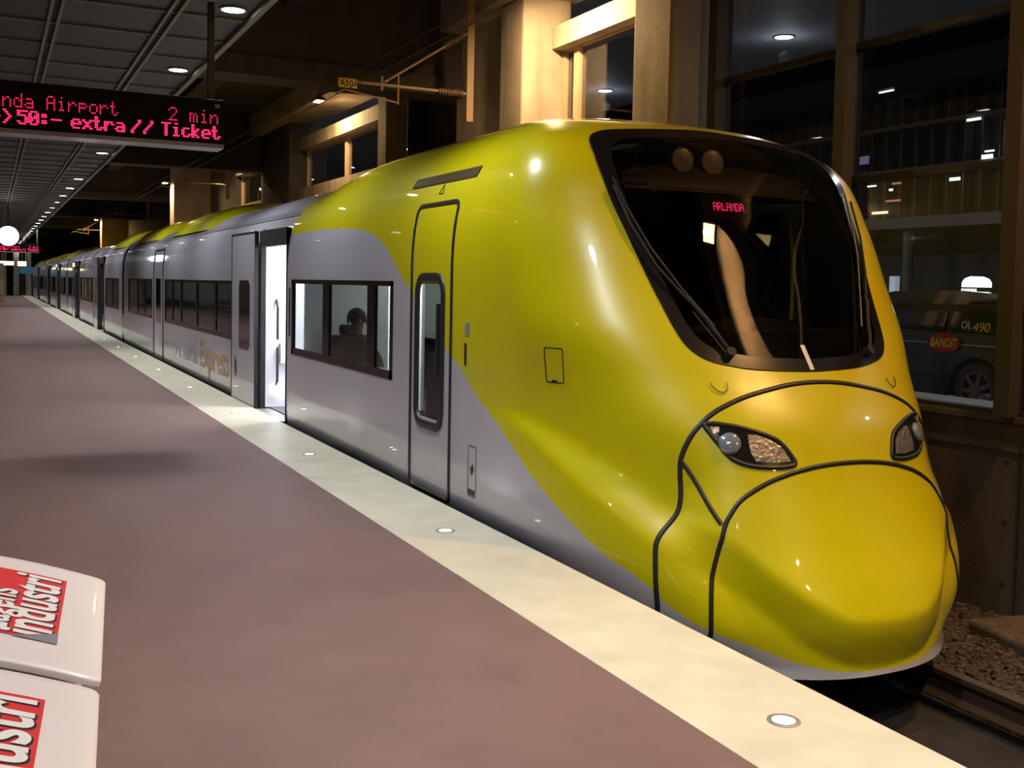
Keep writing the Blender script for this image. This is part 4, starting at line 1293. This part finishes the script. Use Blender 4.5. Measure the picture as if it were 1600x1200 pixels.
# ================================================================== outside the glazing
MB().box(7.5, 60, -12, 100, -.2, .10).build('outer_ground', M['asphalt'])['kind'] = 'structure'
MB().box(7.31, 8.02, -.5, 9.6, .50, .655).build('outer_ledge', M['kerbwhite'])['kind'] = 'structure'
MB().box(7.5, 13.75, -10, 100, 6.0, 6.25).build('outer_soffit', M['soffit'])['kind'] = 'structure'
os_ = MB()
for x in (9.0, 10.6, 12.2): pass
dl2 = empty('soffit_light')
MB().lathe((0, 0, 0), (0, 0, -1), [(-.02, .19), (.015, .19), (.018, .16), (.0, .15)], 24).build('rim', M['ceilrib'], dl2, smooth=True)
MB().cyl((0, 0, -.012), (0, 0, -.004), .155, seg=24).build('diffuser', M['lamp'], dl2)
first = True
for k, y in enumerate((2.4, 8.4, 14.44, 20.35, 26.4, 32.5, 38.9, 44.5)):
    o = dl2 if k == 0 else copy_tree(dl2)
    o.location = (12.32, y, 5.996)
    tag(o, ('round white light in the outer soffit, out of frame beside the glazing', 'round white light in the outer soffit, right of the tall mullion',
            'bright round light in the grey soffit, top right behind the glazing', 'bright round light seen through the high window with the bright lintel',
            'round soffit light hidden behind the wall', 'round soffit light hidden behind the middle pillar', 'small round light low in the middle high window, right one', 'small flat light low in the middle high window, left one')[k], 'ceiling light', 'lights of the outer soffit')
    add_area(o, (0, 0, -.03), .3, P_SOFFIT, COOL)
    if k in (1, 2, 3): 
        pt_ = bpy.data.lights.new('lamp_light', 'POINT'); pt_.energy = 9; pt_.color = COOL; pt_.shadow_soft_size = .1
        po2 = bpy.data.objects.new('lamp_light', pt_); po2.location = (0, 0, -.35); link(po2, o)

# terminal building across the forecourt
bd = root('terminal_building', (22, 25, .1), 'long dark glazed building with a pale canopy across the forecourt', 'building')
MB().box(22.4, 30, 6, 70, .1, 9.5).build('wall', M['facade'], bd)
MB().box(20.6, 22.4, 8, 60, 3.24, 3.52).build('canopy', M['fin'], bd)
MB().box(21.6, 22.4, 6, 70, 7.1, 7.7).box(21.9, 22.4, 6, 70, 4.75, 4.95).box(21.9, 22.4, 6, 70, 6.0, 6.12).build('facade_band', M['fin'], bd)
fn = MB(); y = 8.0
while y < 40:
    fn.box(22.1, 22.4, y, y + .035, 3.52, 4.75); fn.box(22.1, 22.4, y, y + .03, 4.95, 6.9); y += .52
fn.build('glazing_bar', M['fin'], bd)
for y in (9, 14, 19.6, 25, 30): MB().cyl((21, y, .1), (21, y, 3.24), .14, seg=14).build('canopy_column', M['fin'], bd)
def glow(nm, c, e): return mat(nm, (1, 1, 1), .5, emit=c, es=e)
gw, gy, gb_, go = glow('white_window_glow', (.95, 1, .9), 2.2), glow('amber_window_glow', (1, .72, .35), 2.2), glow('blue_window_glow', (.35, .6, 1), 1.2), glow('orange_window_glow', (1, .3, .08), .5)
for y, z, dy, dz, m_ in ((21.47, 3.80, .55, .07, gy), (21.5, 3.56, .5, .06, gy), (19.22, 3.53, .12, .06, gb_), (18.69, 3.28, .14, .07, gb_), (19.0, 4.52, .3, .08, gw),
                         (18.06, 4.99, .3, .10, gw), (18.0, 5.12, .25, .04, gw), (18.5, 5.95, .4, .06, gw), (21.4, 7.1, .5, .07, gw), (22.25, 5.29, .6, .22, glow('violet_glow', (.3, .28, .7), .25)),
                         (21.1, 4.4, .1, .06, gw), (21.0, 4.1, .5, .05, go), (20.9, 4.56, .3, .05, go), (17.6, 7.4, .4, .08, go), (21.8, 4.55, .3, .04, gw)):
    MB().box(21.85, 21.9, y - dy / 2, y + dy / 2, z - dz / 2, z + dz / 2).build('lit_lamp', m_, bd)
ip = root('info_post', (19, 18.2, .1), 'narrow white lit post standing left of the taxi', 'post')
MB().box(18.95, 19.05, 17.95, 18.25, .1, 1.15).build('post_base', M['fin'], ip)
MB().box(18.93, 19.07, 18.02, 18.2, 1.15, 2.0).build('lit_panel', glow('post_glow', (.6, .75, .85), .5), ip)

# taxi
tx_ = root('taxi', (11.5, 10.2, .10), 'black taxi estate car with a red and yellow oval logo behind the right glazing', 'car')
X0, X1 = 10.62, 12.42
prof = [(7.95, .45), (7.92, .72), (7.98, .98), (8.06, 1.12), (8.22, 1.48), (8.45, 1.60), (9.2, 1.65), (10.3, 1.63), (10.75, 1.55), (11.45, 1.16), (12.3, 1.02), (12.62, .86), (12.68, .58), (12.6, .36),
        (12.05, .36)]
for yc in (11.62,): prof += [(yc + .40 * math.cos(a), .45 + .40 * math.sin(a)) for a in [PI * k / 8 for k in range(9)]]
prof += [(11.15, .34), (9.3, .34)]
prof += [(8.8 + .40 * math.cos(a), .45 + .40 * math.sin(a)) for a in [PI * k / 8 for k in range(9)]]
prof += [(8.3, .38)]
cb = MB()
def inset(p): 
    return 0 if p[1] < 1.05 else (p[1] - 1.05) * .34
L0 = [(X0 + inset(p) + (.05 if p[1] < .5 else 0), p[0], p[1]) for p in prof]; R0 = [(X1 - inset(p) - (.05 if p[1] < .5 else 0), p[0], p[1]) for p in prof]
cb.poly(L0); cb.poly(R0[::-1])
for i in range(len(prof)):
    jn = (i + 1) % len(prof); cb.poly([L0[jn], L0[i], R0[i], R0[jn]])
cb.build('car_body', M['carpaint'], tx_, bevel=.03)
for a, b in (((8.42, 1.15), (9.25, 1.52)), ((9.32, 1.15), (10.15, 1.53)), ((10.22, 1.15), (10.75, 1.48))):
    q = [(a[0], a[1]), (b[0] + (.35 if a[0] > 10 else 0), a[1]), (b[0], b[1]), (a[0] + .03, b[1])]
    MB().poly([(X0 + inset((0, z)) - .004, y, z) for y, z in q]).build('side_window', M['carglass'], tx_, recalc=False)
MB().box(X0 - .01, X0 + .002, 8.0, 9.02, .98, 1.0).box(X0 - .01, X0 + .002, 9.54, 12.2, .98, 1.0).build('trim_strip', M['chrome'], tx_)
for y in (9.28, 10.2, 11.05): MB().box(X0 - .003, X0 + .004, y, y + .01, .42, 1.12).build('door_gap', M['print'], tx_)
MB().box(X0 - .2, X0 + .02, 10.62, 10.74, 1.12, 1.26).build('wing_mirror', M['carpaint'], tx_, bevel=.02)
for yc in (8.8, 11.62):
    wh = MB().lathe((X0 + .22, yc, .44), (-1, 0, 0), [(-.02, .26), (0, .33), (.18, .335), (.21, .31), (.215, .235)], 32).build('wheel', M['tyre'], tx_, smooth=True)
    rm = MB().lathe((X0 + .03, yc, .44), (-1, 0, 0), [(-.02, .24), (.02, .235), (.02, .215), (-.02, .20)], 28)
    for k in range(7):
        a = 2 * PI * k / 7
        d = Vector((0, math.cos(a), math.sin(a))); e = Vector((0, -math.sin(a), math.cos(a))); c = Vector((X0 + .008, yc, .44))
        rm.poly([c + d * .03 - e * .035, c + d * .03 + e * .035, c + d * .215 + e * .022, c + d * .215 - e * .022])
    rm.cyl((X0 + .02, yc, .44), (X0 - .01, yc, .44), .055, seg=16)
    rm.build('wheel_rim', M['rim'], wh)
hv = MB().box(X0 - .0, X0 + .35, 7.90, 7.94, .80, .95).build('tail_lamp', M['logo_red'], tx_)
lg = MB(); lg.poly([(X0 - .006, 9.28 + .235 * math.cos(a), 1.0 + .125 * math.sin(a)) for a in [2 * PI * k / 32 for k in range(32)]])
lo_ = lg.build('oval_logo', M['logo_red'], tx_, recalc=False)
text_obj('BANDIT', 'logo_text', M['logo_yel'], (X0 - .009, 9.49, .945), (0, -1, 0), (0, 0, 1), .16, lo_, fit=.42, shear=.25, bold=.002)
text_obj('490', 'side_number', M['logo_yel'], (X0 - .004, 8.86, 1.16), (0, -1, 0), (.0, 0, 1), .16, tx_, fit=.24, shear=.2)
text_obj('OL', 'side_letters', M['logo_wht'], (X0 - .004, 9.03, 1.19), (0, -1, 0), (0, 0, 1), .13, tx_, fit=.14, shear=.1)
sgn = MB().prism([(9.42, 1.70), (9.42, 1.76), (9.46, 1.81), (9.55, 1.84), (9.64, 1.81), (9.68, 1.76), (9.68, 1.70)], 'x', 11.35, 11.6).build('roof_sign', M['taxi'], tx_)
MB().box(11.33, 11.62, 9.38, 9.72, 1.645, 1.685).build('roof_sign_base', M['darkgrey'], sgn)
bars = MB()
for k in range(7): bars.box(11.325, 11.33, 9.43 + .035 * k, 9.45 + .035 * k, 1.65, 1.68)
bars.build('sign_light_slit', M['taxi'], sgn)

# unseen warm light added over the forecourt so the taxi and ledge read
fl = root('added_forecourt_light', (13.2, 6.5, 5.9), 'unseen light added under the soffit edge to brighten the taxi and ledge', 'lamp')
MB().cyl((13.2, 6.5, 5.9), (13.2, 6.5, 5.99), .12, seg=16).build('housing', M['darkgrey'], fl)
add_area(fl, (13.2, 6.5, 5.85), .25, 45, (1, .9, .75))
